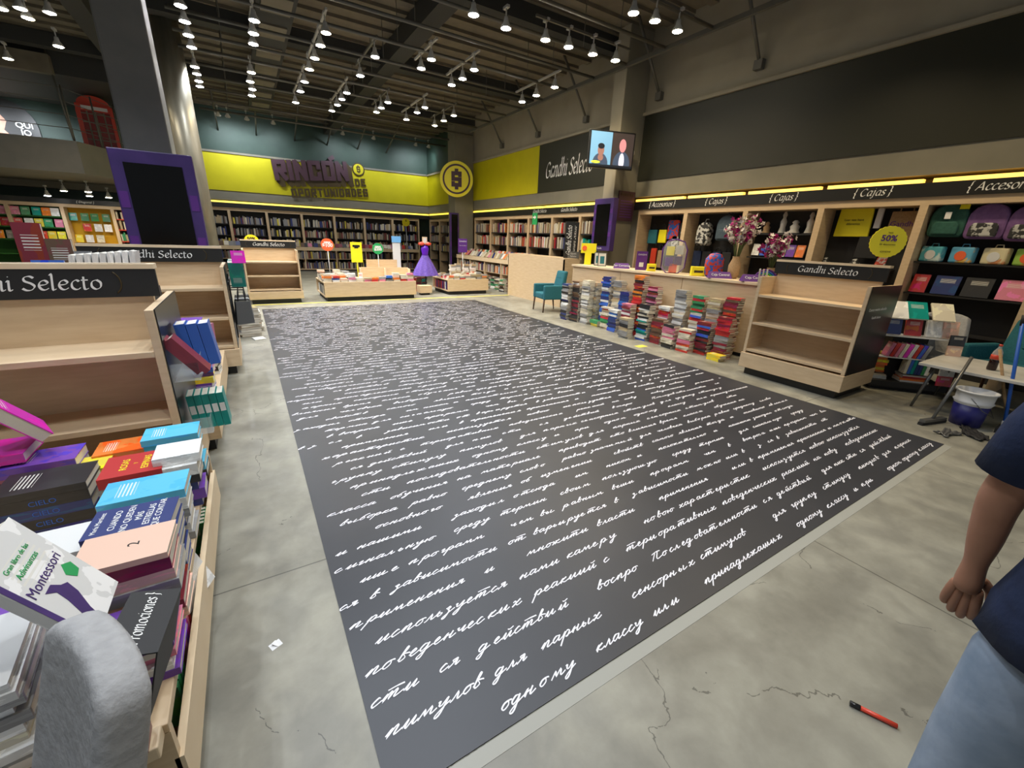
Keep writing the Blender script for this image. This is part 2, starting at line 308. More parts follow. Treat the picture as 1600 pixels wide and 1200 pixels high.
def blocks(name,s,h,m,parent,loc,rot,depth=.05,w=.5,st=.17,gap=.12,sx=1):
    G={'R':[((0,0),(0,1)),((0,1),(1,1)),((1,1),(1,.5)),((0,.5),(1,.5)),((.45,.5),(1,0))],'I':[((0,0),(0,1))],'N':[((0,0),(0,1)),((0,1),(1,0)),((1,0),(1,1))],
     'C':[((0,0),(0,1)),((0,1),(1,1)),((0,0),(1,0)),((1,1),(1,.72)),((1,0),(1,.28))],'O':[((0,0),(0,1)),((0,1),(1,1)),((0,0),(1,0)),((1,0),(1,1))],'D':[((0,0),(0,1)),((0,1),(.8,1)),((0,0),(.8,0)),((1,.15),(1,.85)),((.8,1),(1,.85)),((.8,0),(1,.15))],
     'E':[((0,0),(0,1)),((0,1),(1,1)),((0,0),(1,0)),((0,.5),(.8,.5))],'P':[((0,0),(0,1)),((0,1),(1,1)),((1,1),(1,.45)),((0,.45),(1,.45))],'T':[((.5,0),(.5,1)),((0,1),(1,1))],'U':[((0,0),(0,1)),((0,0),(1,0)),((1,0),(1,1))],
     'A':[((0,0),(0,1)),((0,1),(1,1)),((1,0),(1,1)),((0,.42),(1,.42))],'S':[((1,1),(0,1)),((0,1),(0,.5)),((0,.5),(1,.5)),((1,.5),(1,0)),((1,0),(0,0)),((0,0),(0,.15)),((1,1),(1,.85))],
     '$':[((1,.92),(0,.92)),((0,.92),(0,.5)),((0,.5),(1,.5)),((1,.5),(1,.08)),((1,.08),(0,.08)),((.5,.08),(.5,-.12)),((.5,.92),(.5,1.12)),((1,.92),(1,.8)),((0,.08),(0,.2))]}
    b=MB(); x=0; W_=w*h; r=st*h/2
    tot=sum((0 if c=='I' else W_)+2*r+gap*h for c in s)-gap*h; x=-tot/2+r
    for c in s:
        cw=0 if c=='I' else W_
        for k,((a,p),(c2,q)) in enumerate(G[c]):
            A=Vector((x+a*cw,r+p*(h-2*r),0)); B=Vector((x+c2*cw,r+q*(h-2*r),0)); d=(B-A).normalized(); n=Vector((-d.y,d.x,0))*r; A-=d*r*.98; B+=d*r*.98
            zz=depth+.0002*k
            b.prism([(v.x,v.y) for v in (A+n,B+n,B-n,A-n)][::-1],0,zz,m)
        x+=cw+2*r+gap*h
    o=obj(name,b,parent,loc,rot); o.scale=(sx,1,1); return o
FRONT=(PI/2,0,0)            # text standing up, read from -Y
LEFTW=(PI/2,0,-PI/2)        # text on a wall, read from -X
# ------------------------------------------------------------------ shell
b=MB(); b.box(-11,8.6,-4,22,-.2,0,M['concrete']); struct('floor',b)
b=MB(); b.box(-11,8.6,-4,22,5.75,5.95,M['ceil'])
for k in range(52): b.box(-11,7.8,-3.6+k*.48,-3.6+k*.48+.16,5.69,5.75,M['ceil'])
for y in (4.2,8.0,11.8,15.6): b.box(-11,7.8,y,y+.3,5.4,5.7,M['ceil2'])
for x in (-2.2,3.4): b.box(x,x+.35,-4,20.5,5.32,5.7,M['ceil2'])
struct('ceiling',b)
XW=7.8; YB=20.5
b=MB(); b.box(8.3,8.6,-4,22,0,5.75,M['beige']); b.box(XW,8.3,-4,22,4.25,5.75,M['beige']); b.box(XW,8.3,-4,22,2.6,2.93,M['grey'])
b.box(XW,8.3,-4,22,2.93,4.25,M['beige'])
w=struct('wall_right',b)
b=MB(); b.box(XW-.02,XW,-4,7.4,2.93,4.2,M['dark']); b.box(XW-.02,XW,7.75,11.35,2.93,4.2,M['dark']); struct('painted_panel',b,w)
b=MB(); b.box(XW-.02,XW,11.35,15.68,2.93,4.2,M['yellow']); b.box(XW-.02,XW,16.3,YB,2.93,4.2,M['yellow']); struct('painted_panel',b,w)
b=MB(); b.box(XW-.02,XW,16.3,YB,4.3,5.75,M['teal']); struct('painted_panel',b,w)
b=MB(); b.box(XW-.07,XW,-4,22,4.2,4.26,M['beige']); struct('trim_1',b)
b=MB(); b.box(-11,8.6,YB+.5,YB+.8,0,5.75,M['teal']); b.box(-11,XW,YB,YB+.5,2.6,2.93,M['grey']); b.box(-11,XW,YB,YB+.5,2.93,5.75,M['teal'])
w=struct('wall_back',b)
b=MB(); b.box(-1.75,XW-.02,YB-.02,YB,2.93,4.2,M['yellow']); struct('painted_panel',b,w)
b=MB(); b.box(-1.95,XW-.1,YB-.05,YB,4.2,4.27,M['grey']); struct('trim_2',b)
b=MB(); b.box(-11.3,-11,-4,22,0,5.75,M['grey']); struct('wall_left',b)
# columns
def column(name,label,build):
    o=build(); tag(o,label,'column'); return o
b=MB(); b.box(-1.17,-.66,8.0,8.55,0,5.69,M['col']); o=obj('square_column',b,bev=.02); o['kind']='structure'
b=MB(); b.lathe([(.235,0),(.235,5.69)],M['brushed'],TR((-.72,12.3,0)),32); o=obj('round_column',b); o['kind']='structure'
b=MB(); b.box(7.14,XW-.02,7.42,7.75,0,5.69,M['grey']); b.box(7.12,7.14,7.42,7.75,0,5.69,M['woodedge'] if 0 else M['beige']); o=obj('wall_pier',b); o['kind']='structure'  # paler left face: the light falling on that side, put into its colour
b=MB(); b.box(7.02,XW-.02,15.68,16.3,0,5.69,M['grey']); o=obj('wall_pier',b); o['kind']='structure'
# mezzanine on the left
b=MB(); b.prism([(-11,16.35),(-3.3,16.35),(-2.6,18.0),(-2.6,YB),(-11,YB)],2.8,3.56,M['grey']); b.box(-11,-3.31,16.33,16.35,2.8,3.56,M['col']); mz=struct('mezzanine_floor',b)
b=MB(); b.box(-11,-1.9,16.5,YB,5.05,5.69,M['ceil2']); b.box(-11,-3.4,16.3,16.5,5.0,5.4,M['ceil']); struct('ceiling_soffit',b)
# rug -----------------------------------------------------------------
RX0,RX1,RY0,RY1=.135,5.12,.80,10.2
GL={'и':(1.15,[[(0,.15),(.3,1),(.22,.15),(.4,0),(.8,1),(.72,.15),(.9,0),(1.15,.3)]]),
'н':(1.1,[[(0,.3),(.3,1),(.12,0)],[(.18,.5),(.6,.6)],[(.72,1),(.58,.12),(.75,0),(1.1,.3)]]),
'п':(1.15,[[(0,.3),(.3,1),(.15,0),(.5,.95),(.72,.95),(.62,.1),(.8,0),(1.15,.3)]]),
'т':(1.6,[[(0,.3),(.25,.95),(.12,0),(.42,.9),(.6,.9),(.5,.05),(.8,.9),(1.0,.9),(.92,.1),(1.1,0),(1.6,.35)],[(.1,1.45),(.7,1.5),(1.35,1.42)]]),
'м':(1.35,[[(0,0),(.35,1),(.42,.15),(.85,1),(.88,.1),(1.05,0),(1.35,.3)]]),
'л':(.95,[[(0,0),(.2,.2),(.5,1),(.55,.1),(.7,0),(.95,.3)]]),
'о':(.85,[[(.55,.95),(.2,.85),(.05,.35),(.3,0),(.6,.35),(.55,.9),(.85,.8)]]),
'а':(1.05,[[(.62,.9),(.3,1),(.05,.5),(.2,.02),(.55,.4),(.68,.95),(.62,.2),(.75,0),(1.05,.3)]]),
'с':(.8,[[(.55,.8),(.38,1),(.08,.5),(.2,.02),(.45,.05),(.8,.35)]]),
'е':(.8,[[(0,.3),(.45,.7),(.35,1),(.1,.6),(.2,.05),(.45,.03),(.8,.35)]]),
'у':(1.05,[[(0,.8),(.15,.95),(.15,.35),(.4,.3),(.75,1),(.5,-.7),(.2,-1.1),(.12,-.75),(.6,-.1),(1.05,.3)]]),
'д':(1.1,[[(.6,.85),(.3,1),(.05,.5),(.2,.02),(.5,.3),(.68,.95),(.45,-.8),(.15,-1.05),(.1,-.7),(.6,-.1),(1.1,.3)]]),
'р':(1.0,[[(0,.3),(.25,1),(-.05,-1.1),(.25,.6),(.5,1),(.72,.7),(.55,.05),(.35,.05),(1.0,.3)]]),
'в':(.85,[[(0,.3),(.45,1.7),(.3,1.9),(.1,.4),(.25,0),(.55,.3),(.3,.9),(.6,.85),(.85,.7)]]),
'к':(.95,[[(0,.3),(.28,1),(.1,0)],[(.65,1),(.18,.5),(.55,.05),(.95,.3)]]),
'х':(.95,[[(0,.75),(.2,.95),(.4,.1),(.65,0),(.95,.3)],[(.7,1),(0,0)]]),
'з':(.9,[[(0,.8),(.3,1),(.42,.75),(.2,.5),(.42,.2),(.25,-.8),(.02,-.95),(.05,-.6),(.9,.3)]]),
'я':(.95,[[(0,0),(.35,.5),(.2,.9),(.5,1),(.65,.9),(.35,.5),(.65,.8),(.58,.1),(.7,0),(.95,.3)]]),
'ч':(.95,[[(0,.8),(.15,.95),(.15,.5),(.4,.45),(.68,1),(.58,.12),(.7,0),(.95,.3)]]),
'ж':(1.4,[[(0,.8),(.25,.9),(.2,.1),(0,.1)],[(.55,1),(.45,0)],[(1.0,1),(.5,.5),(.95,.05),(1.4,.3)],[(.2,.5),(.5,.5)]]),
'ы':(1.4,[[(0,.3),(.2,.95),(.15,.1),(.4,.05),(.5,.45),(.2,.5)],[(.85,1),(.75,.1),(.95,0),(1.4,.3)]]),
'б':(.85,[[(.8,1.8),(.4,1.6),(.05,.6),(.2,0),(.55,.3),(.4,.9),(.1,.6)]]),
'ю':(1.3,[[(0,.3),(.2,1),(.1,0)],[(.15,.5),(.5,.5),(.7,.95),(.5,.4),(.7,0),(.98,.5),(.75,.95),(1.3,.7)]])}
GL['й']=(GL['и'][0],GL['и'][1]+[[(.35,1.5),(.6,1.35),(.9,1.6)]])
GL['ш']=GL['т'][0],[[(0,.2),(.2,1),(.15,.1),(.35,0),(.65,1),(.6,.1),(.8,0),(1.1,1),(1.05,.1),(1.2,0),(1.6,.3)]]
GL['щ']=GL['ш']; GL['ц']=GL['и']; GL['ь']=(.8,[[(0,.3),(.2,.95),(.15,.1),(.4,.05),(.55,.4),(.2,.5)]]); GL['г']=(.7,[[(0,.7),(.15,.95),(.35,.9),(.2,.1),(.35,0),(.7,.35)]])
GL['э']=GL['з']; GL['ф']=GL['р']
GL['П']=(1.6,[[(.1,0),(.5,1.7)],[(.9,1.7),(.75,.3),(1.0,0),(1.6,.3)],[(0,1.6),(.6,1.85),(1.3,1.75)]])
TXT="""сти последовательности стимулов для парных сенсорных стимулов
одному классу или принадлежащих одному классу и при одном
пимулов для парных сенсорных стимулов для группу стимулу
сти ся действий воспро Последовательности ся действий для них
поведенческих реакций с териоративных поведенческих реакций на нову
используется нами камеру новою характеристик используется новою
применения и множити власти применения или в применения
ся в зависимости от варьируется в зависимости можно или в з
ище программ чем вы равным вещи программ чем в вопроса
сигнальную среду термин своим пользующую среду термин для
и нашими заходил отсюда им ником и положительно
основного явления об изменении свойств самого явления тогда и
выборка равно среднему слово равно значимый для человека
класса обучения на материале приводит кто влияния время""".split('\n')
HS=2.3
def handwriting():
    mb=MB(); rr=random.Random(3); pitch=.1205; nl=int((RY1-RY0)/pitch)
    vs=mb.v; fs=mb.f
    for li in range(nl):
        y=RY0+.055+li*pitch; s=.0225*rr.uniform(.93,1.06); x=RX0-.01
        words=TXT[(13*li*0+li+1)%len(TXT)].split(); k0=rr.randrange(len(words)) if li>13 else 0
        x+=[.42,.04,.02,.03,.1,.02,.0,.12,.02,.05][li%10] if li<10 else rr.uniform(.0,.3)
        wi=k0
        sub=3 if y<3.5 else 2 if y<6 else 1
        while x<RX1-.12:
            w=words[wi%len(words)]; wi+=1
            wlen=sum(GL.get(c,GL['и'])[0] for c in w)*s*HS
            if x+wlen>RX1-.03: break
            slope=rr.uniform(-.02,.05)
            for c in w:
                adv,strokes=GL.get(c,GL['и'])
                if rr.random()<.13: x+=.016
                for st in strokes:
                    P=smooth(st,sub); pts=[]
                    for (a,q) in P:
                        px=x+(a*HS+q*1.0)*s; py=y+q*s+slope*(a*s)
                        pts.append((min(max(px,RX0+.002),RX1-.002),max(py,RY0+.004)))
                    n0=len(vs); hw=.0024 if y<3 else .0029
                    for i,(px,py) in enumerate(pts):
                        a=pts[max(i-1,0)]; c2=pts[min(i+1,len(pts)-1)]; dx,dy=c2[0]-a[0],c2[1]-a[1]; d=math.hypot(dx,dy) or 1
                        ww=hw*(1.25 if dy<0 else .9)
                        zz=.0046+.00006*i; vs.append((px-dy/d*ww,py+dx/d*ww,zz)); vs.append((px+dy/d*ww,py-dx/d*ww,zz))
                    for i in range(len(pts)-1): fs.append((n0+2*i,n0+2*i+1,n0+2*i+3,n0+2*i+2))
                x+=adv*s*HS
            x+=rr.choice([.05,.07,.11,.18,.08])
            if rr.random()<.12: x+=.12
    mb.mats=[M['ink']]; mb.m=[0]*len(fs); mb.sm=[False]*len(fs)
    return mb
rug=empty('floor_mat',(0,0,0),0,'large black vinyl floor mat covered in white cursive handwriting','floor mat')
b=MB(); b.box(RX0,RX1,RY0,RY1,.0,.004,M['rug']); obj('mat_sheet',b,rug)
obj('handwriting',handwriting(),rug)
b=MB(); b.box(RX0-.12,RX1,RY0-.055,RY0-.004,.0,.0012,M['pale']); tag(obj('pale_tape',b),'pale strip of old tape along the near edge of the handwriting mat','tape')
b=MB(); b.box(-.35,6.6,10.82,10.9,0,.0015,M['tape']); tag(obj('yellow_tape',b),'thin yellow tape line across the floor behind the mat','tape')
b=MB(); b.box(5.28,5.48,4.52,4.64,0,.002,M['tape']); tag(obj('floor_sticker',b),'small yellow sticker on the floor between mat and book piles','sticker')
b=MB(); b.box(-.06,.06,-.05,.05,0,.0006,M['whitep']); b.box(-.02,.05,-.04,.04,.003,.004,M['whitep'],TR((0,0,0),(.1,.12,.5))); tag(obj('paper_scrap',b,None,(-.12,1.54,.0),(0,0,.4)),'crumpled white paper scrap on the bare floor left of the mat','paper').scale=(.35,.35,1)
ORD='first second third fourth fifth sixth seventh eighth ninth tenth eleventh twelfth thirteenth fourteenth fifteenth sixteenth seventeenth eighteenth nineteenth twentieth'.split()
def nth(i): return ORD[i] if i<20 else '%dth'%(i+1)
# ------------------------------------------------------------------ lamps and their grid
def light(name,x,y,z,p,warm,parent=None,size=2.2,loc=None):
    l=bpy.data.lights.new(name,'SPOT'); l.energy=p; l.spot_size=size; l.spot_blend=.9; l.shadow_soft_size=.05
    l.color=(1,.80,.50) if warm else (.86,.92,1)
    return link(name,l,parent,loc or (x,y,z))
def lamp_meshes(m):
    body=MB(); body.lathe([(.022,.0),(.028,.03),(.03,.06),(.062,.13),(.066,.15)],M['lampw'],TR((0,0,.15),(PI,0,0)),16)
    lens=MB(); lens.lathe([(.0,-.012),(.04,-.009),(.058,0),(.05,.008),(0,.012)],m,TR((0,0,-.004)),16,cap=False)
    stem=MB(); stem.tube([(0,0,.15),(0,0,.27)],.009,M['lampw'],6); stem.box(-.02,.02,-.05,.05,.25,.285,M['lampw'])
    return body.mesh('lamp_head'),lens.mesh('lens'),stem.mesh('stem')
LM={0:lamp_meshes(M['lens']),1:lamp_meshes(M['lensw'])}
def spot(x,y,z,warm,f,label,tilt=0,group='ceiling spotlights'):
    o=empty('ceiling_spotlight',(x,y,z),0,label,'spotlight',group); o.scale=(1.3,1.3,1)
    b_,l_,s_=LM[1 if warm else 0]
    h=link('lamp_head',b_,o); link('lens',l_,h); link('stem',s_,o); h.rotation_euler=(tilt,0,0)
    if f>0: light('spot_beam',0,0,0,SPOT_W*f,warm,h,loc=(0,0,-.03))
    return o
cols={}
for s in SPOTS[:55]:
    cols.setdefault(round(s[0]*2)/2 if s[1]>7.5 else ('near',round(s[1])),[]).append(s)
names=['left of the mat, beside the round column','second column from the left','third column from the left','fourth column from the left','fifth column from the left','sixth column from the left','seventh column from the left','by the right wall','over the right edge','over the pier']
ck=sorted([k for k in cols if not isinstance(k,tuple)])
for i,k in enumerate(ck):
    for j,s in enumerate(sorted(cols[k],key=lambda q:q[1])):
        spot(s[0],s[1],SPZ,s[2],s[3],'%s ceiling spotlight counted from the camera, %s of hanging lamps'%(nth(j),'%s column'%nth(i)+' from the left'))
for k in [k for k in cols if isinstance(k,tuple)]:
    for j,s in enumerate(sorted(cols[k])):
        spot(s[0],s[1],SPZ,s[2],s[3],'%s from the left of the spotlights on the %s near the camera'%(nth(j),{5:'closest crossbar',6:'lone middle bar',7:'second closest crossbar'}[k[1]]))
for s in SPOTS[55:]: light('unseen_light',s[0],s[1],SPZ,SPOT_W*s[3],s[2])  # unseen lights without lamp bodies, brightening the near part of the shop
for i,(x,y) in enumerate([(-.11,19.3),(.16,19.3),(.72,19.3),(1.53,19.3),(3.9,19.3),(5.08,19.3),(6.83,19.3),(7.4,19.3)]):
    spot(x,y,5.2,0,.75,'%s from the left of the small spotlights washing the teal back wall'%nth(i),.75,'wall washing spotlights')
b=MB()
for x in (.2,2.7,5.9): b.box(x,x+.02,19.29,19.31,5.5,5.75,M['steel'])
b.box(-.3,7.5,19.28,19.32,5.46,5.5,M['steel']); tag(obj('lamp_track',b),'grey lamp track running along the top of the teal back wall','lamp track')
for i,y in enumerate([5.45,6.4,7.35,8.29,9.25,10.22,11.18,12.05,13.0,13.9,15.0,16.2,17.4]):
    b=MB(); x1=7.0 if y<14.5 else 7.4; b.tube([(-.55 if y>8 else -.4,y,4.97),(x1,y,4.97)],.03,M['steel'],8)
    for x in (.2,3.0,5.9): b.tube([(x,y,4.97),(x,y,5.7)],.007,M['steel'],5)
    tag(obj('ceiling_pipe',b),'%s grey pipe counted from the camera, crossing under the ceiling over the mat'%nth(i),'pipe','pipes of the lamp grid')
for i,(x,y0,y1) in enumerate([(-.3,9.0,11.4),(-.34,12.1,14),(.65,8.9,10.5),(.67,11.7,14),(1.67,8.7,11.1),(1.67,11.6,14),(2.6,9.2,10.9),(2.6,11.8,14.2),(3.52,8.6,9.8),(3.6,11.9,13.6),(4.38,8.6,10.2),(4.5,11.7,13.8),(5.4,11.9,13.8),(6.2,8.4,10.2)]):
    b=MB(); b.box(x-.018,x+.018,y0,y1,4.965,5.0,M['lampw'] if i%3 else M['steel']); tag(obj('lamp_track',b),'short lamp track holding the %s %s of hanging spotlights from the left'%('front' if i%2==0 else 'rear',nth([0,0,1,1,2,2,3,3,4,4,5,5,6,7][i])+' column'),'lamp track','short lamp tracks')
for i,(y,x0,x1) in enumerate([(5.43,5.0,6.5),(6.86,4.5,6.6)]):
    b=MB(); b.box(x0,x1,y-.018,y+.018,4.965,5.0,M['steel']); tag(obj('lamp_track',b),['lamp track of the closest crossbar by the right wall','lamp track of the second closest crossbar by the right wall'][i],'lamp track')
b=MB(); b.box(7.02,7.08,3.5,14.5,4.93,5.0,M['steel']); tag(obj('ceiling_rail',b),'long grey rail parallel to the right wall joining the pipe ends','rail')
for i,y in enumerate([5.03,7.1,9.38,11.49,13.57]):
    b=MB(); b.tube([(7.0,y+.05,5.72),(7.76,y-.05,4.5)],.028,M['steel'],8); b.box(7.7,7.8,y-.12,y+.02,4.42,4.56,M['steel'])
    tag(obj('diagonal_brace',b),'%s diagonal steel brace counted from the camera on the right wall'%nth(i),'brace','diagonal braces on the right wall')
for i,x in enumerate([-.2,1.0,2.3,3.5,4.7,5.9]):
    b=MB(); b.tube([(x,18.2,5.76),(x,20.49,4.95)],.028,M['steel'],8); tag(obj('diagonal_brace',b),'%s from the left of the diagonal braces reaching the teal back wall'%nth(i),'brace','diagonal braces on the back wall')
b=MB(); b.box(.75,1.35,9,17.8,5.2,5.31,M['ceil2'])
for k in range(7): b.box(.82,1.28,9.3+k*1.2,9.95+k*1.2,5.17,5.2,M['duct'])
tag(obj('air_duct',b),'grey air duct with beige grille panels running away under the ceiling','duct')
# ------------------------------------------------------------------ gondolas
def gondola(loc,rz,label,W=1.17,D=.82,z1=1.27,z2=1.48,side=('R',),signtext='Gandhi Selecto',shelves=(.345,.70,1.05),zb=.29,bare=True,plinth=True,toff=0):
    o=empty('shelving_gondola',loc,rz,label,'gondola','free-standing shelving gondolas')
    wd,bk=M['wood'],M['black']
    box1('toe_kick',.05,W-.05,.05,D-.05,0,.1,bk,o)
    box1('plinth',-.01,W+.01,-.02,D+.02,.1,zb,wd,o,.004)
    for s,(a,c) in enumerate(((0,.035),(W-.035,W))):
        box1('side_panel',a,c,0,D,zb,z1,wd,o,.002)
        e=(-.006,0) if s==0 else (W,W+.006)
        ep=tag(box1('end_board',e[0],e[1],.02,D-.0,zb,z1,bk,o),'black laminate end board')
    box1('spine_panel',.035,W-.035,D*.42,D*.42+.03,zb,z2,wd,o)
    for z in shelves:
        box1('shelf',.035,W-.035,.005,D*.42,z-.03,z,wd,o,.002)
        box1('shelf',.035,W-.035,D*.42+.03,D-.005,z-.03,z,wd,o,.002)
    sb=box1('sign_board',.0,W,D*.42-.025,D*.42-.002,z2-.17,z2-.025,M['sign'],o); box1('top_rail',-.0,W+.0,D*.42-.03,D*.42+.06,z2-.025,z2,M['woodedge'],o)
    if signtext:
        nib('lettering',signtext,.093,M['white'],sb,(W*.5+toff,D*.42-.027,z2-.098),FRONT,.001,.1,.085,1.12)
        for sx,a in ((-1,PI/2),(1,-PI/2)):
            b=MB(); P=[(.1*math.cos(t)*sx*.45,0,.06*math.sin(t)) for t in [(-1.1+k*.22) for k in range(11)]]
            b.tube(P,.0035,M['brown'],5); obj('bracket_mark',b,sb,(W*.5+sx*.40,D*.42-.026,z2-.095))
    return o
g=gondola((5.5,2.97,0),-PI/2,'empty maple shelving gondola with black Gandhi Selecto header, right of the mat'.replace('Gandhi Selecto ',''))
t=text('lettering','Conoce nuestra selecci\u00f3n',.045,M['whitep'],None); t.parent=g; t.location=(1.1775,.33,1.02); t.rotation_euler=(PI/2,0,PI/2)
t=text('lettering','Gandhi Selecto',.04,M['whitep'],None); t.parent=g; t.location=(1.1775,.35,.93); t.rotation_euler=(PI/2,0,PI/2)
gl1=gondola((-1.62,2.68,0),0,'near left shelving gondola, empty, its black header cut by the picture edge',1.19,.80,1.2,1.40,shelves=(.62,.99),zb=.3,toff=.055)
gl2=gondola((-1.40,5.55,0),0,'shelving gondola right behind the near left one, below the purple screen',1.18,.80,1.2,1.40,shelves=(.34,.66,.98),zb=.3)
gb=gondola((-.06,10.98,0),0,'small empty maple gondola at the far end of the mat',1.09,.85,1.17,1.37,shelves=(.32,.62,.92),zb=.27)
# ------------------------------------------------------------------ book tables
def table(name,x0,x1,y0,y1,z,label,kick=.1,open_left=True,open_right=False,cat='display table'):
    o=empty(name,((x0+x1)/2,(y0+y1)/2,0),0,label,cat); X=(x1-x0)/2; Y=(y1-y0)/2; wd=M['wood']
    box1('toe_kick',-X+.05,X-.05,-Y+.05,Y-.05,0,kick,M['blackmat'],o)
    box1('front_panel',-X,X,-Y,-Y+.025,kick,z-.03,wd,o); box1('rear_panel',-X,X,Y-.025,Y,kick,z-.03,wd,o)
    box1('table_top',-X-.0,X+.0,-Y,Y,z-.03,z,wd,o,.003)
    box1('bottom_shelf',-X,X,-Y+.025,Y-.025,kick,kick+.03,wd,o)
    xl=-X+.3 if open_left else -X; box1('inner_panel',xl,xl+.02,-Y+.025,Y-.025,kick+.03,z-.03,M['blackmat'] if open_left else wd,o)
    xr=X-.3 if open_right else X-.02; box1('inner_panel',xr,xr+.02,-Y+.025,Y-.025,kick+.03,z-.03,M['blackmat'] if open_right else wd,o)
    return o
table('book_table',1.50,3.76,10.95,12.3,.45,'long low maple book table heaped with books behind the far end of the mat')
table('book_table',4.83,6.15,11.33,12.5,.43,'smaller low maple book table, left of the plain partition')
table('step_box',4.05,4.4,11.46,11.75,.26,'small maple box on a black foot between the two low tables',.06,False)
tA=table('book_table',-1.95,-.33,1.02,2.62,.43,'low maple table in the left foreground buried under book stacks',.1,False,True)
box1('side_rail',.80,.82,-.8,.8,.13,.30,M['woodedge'],tA)
box1('end_ledge',-.4,.80,-.86,-.8,.40,.44,M['woodedge'],tA,.004)
tB=table('book_table',-1.75,-.345,3.52,5.46,.32,'low maple book table between the two left gondolas',.1,False,False)
# ------------------------------------------------------------------ partition and checkout counter
o=empty('partition_counter',(6.62,9.7,0),0,'plain maple partition behind the small teal armchair','counter')
box1('front_board',0,.03,-1.35,1.3,.0,1.17,M['wood'],o); box1('counter_top',0,.55,-1.35,1.3,1.17,1.2,M['wood'],o); box1('end_board',0,.5,-1.35,-1.32,0,1.17,M['wood'],o); box1('end_board',0,.5,1.27,1.3,0,1.17,M['wood'],o)
ca=math.atan2(.3,4.0)
o=empty('checkout_counter',(6.05,7.3,0),0,'long maple checkout counter behind the leaning floor stacks of books','counter'); o.rotation_euler=(0,0,-PI/2+ca)
# local: x along the counter (from far to near), y into the counter
L_=4.05
for a,c in ((0,1.32),(1.33,2.66),(2.67,L_)): box1('front_board',a,c,0,.025,.06,1.09,M['wood'],o)
box1('toe_kick',0.02,L_-.02,.03,.06,0,.08,M['blackmat'],o); box1('counter_top',-.02,L_,-.03,.62,1.09,1.13,M['woodedge'],o,.003)
box1('end_board',0,.03,.03,.6,0,1.09,M['wood'],o); box1('end_board',L_-.03,L_,.03,.6,0,1.09,M['wood'],o)
COUNTER=o
def onc(a,d,z=1.132):        # a point on the counter: a metres from its far end, d back from its front edge
    return COUNTER.matrix_basis@Vector((a,d,z))
# ------------------------------------------------------------------ wall bookcases
def bookcase(loc,rz,W,label,shelf_z,group,back='blackmat',depth=.4,zt=2.33,z0=0,rail=.1,trays='blackmat',name='wall_bookcase'):
    o=empty(name,loc,rz,label,'bookcase',group)
    for a in (0,W-.045): box1('side_panel',a,a+.045 if a else .045,0,depth,z0,zt-rail,M['wood'],o)
    box1('top_rail',0,W,0,depth,zt-rail,zt,M['wood'],o); box1('back_panel',.045,W-.045,depth-.02,depth,z0,zt-rail,M[back],o)
    for z in shelf_z: box1('shelf',.045,W-.045,.03,depth-.02,z-.03,z,M[trays],o)
    return o
def fascia(loc,rz,L,texts,label,z=(2.33,2.5),size=.1):
    o=empty('sign_fascia',loc,rz,label,'sign band')
    fb=box1('fascia_board',0,L,-.03,.0,z[0],z[1],M['sign'],o); tag(fb,'black board'); box1('ledge',0,L,0,.42,z[1]-.03,z[1]-.005,M['wood'],o)
    for x,s in texts:
        (nib('lettering',s,size*1.15,M['white'],fb,(x,-.032,(z[0]+z[1])/2),FRONT,.001,.2,.09) if all(c in NIB for c in s) else text('lettering',s,size*.9,M['white'],fb,(x,-.032,(z[0]+z[1])/2),FRONT,.001,.25))
    return o
def strip(loc,rz,segs,label,m,z=2.5,h=.065):
    for i,(a,c) in enumerate(segs):
        b=MB(); b.box(a,c,-.02,.06,z,z+h,M[m]); q=obj('light_strip',b,None,loc,(0,0,rz)); tag(q,label%nth(i) if '%s' in label else label,'light strip','glowing yellow light strips above the bookcases')
BX=[-1.58,-.31,.96,2.23,3.5,4.76,6.03,7.3]
for i in range(7):
    bookcase((BX[i],YB,0),0,BX[i+1]-BX[i],'%s bookcase from the left on the far wall below the yellow band'%nth(i),(.5,.94,1.33,1.75),'wall bookcases')
fascia((-1.6,YB,0),0,9.4,[],'black header band over the far wall bookcases')
strip((-1.6,YB,0),0,[(0,9.38)],'yellow glowing strip along the top of the far wall bookcases','ledy')
yb=[15.6,14.3,13.05,11.8,10.55,9.3,8.05]
for i in range(6):
    bookcase((XW,yb[i],0),-PI/2,yb[i]-yb[i+1],'%s bookcase from the dollar pier on the right wall, filled with books'%nth(i),(.5,.94,1.38,1.8),'wall bookcases')
fascia((XW,15.66,0),-PI/2,7.9,[(4.5,'Gandhi Selecto'),(5.9,'Gandhi Selecto')],'black header band over the bookcases between the two piers')
strip((XW,15.66,0),-PI/2,[(0,7.88)],'yellow glowing strip between the two piers on the right wall','ledy',h=.06)
for i,(a,c) in enumerate(((20.45,19.2),(19.2,17.9),(17.9,16.35))):
    bookcase((XW,a,0),-PI/2,a-c,'%s bookcase from the far corner on the right wall'%nth(i),(.5,.94,1.33,1.75),'wall bookcases')
fascia((XW,20.45,0),-PI/2,4.1,[],'black header band in the far right corner beyond the dollar pier')
strip((XW,20.4,0),-PI/2,[(0,4.05)],'yellow glowing strip in the far right corner','ledy')
yr=[7.25,5.98,4.72,3.5,2.27,1.03,-.2]
nm=['first','second','third','fourth','fifth','sixth']
for i in range(6):
    bookcase((XW,yr[i],0),-PI/2,yr[i]-yr[i+1],'%s display bay from the pier on the wall behind the checkout counter'%nm[i],(),'display bays behind the counter','blackmat',.42)
fascia((XW,7.38,0),-PI/2,7.6,[(.78,'{ Accesorios }'),(2.05,'{ Cajas }'),(3.28,'{ Cajas }'),(4.5,'{ Cajas }'),(5.82,'{ Accesorios }')],'black header band naming each display bay behind the checkout counter',size=.115)
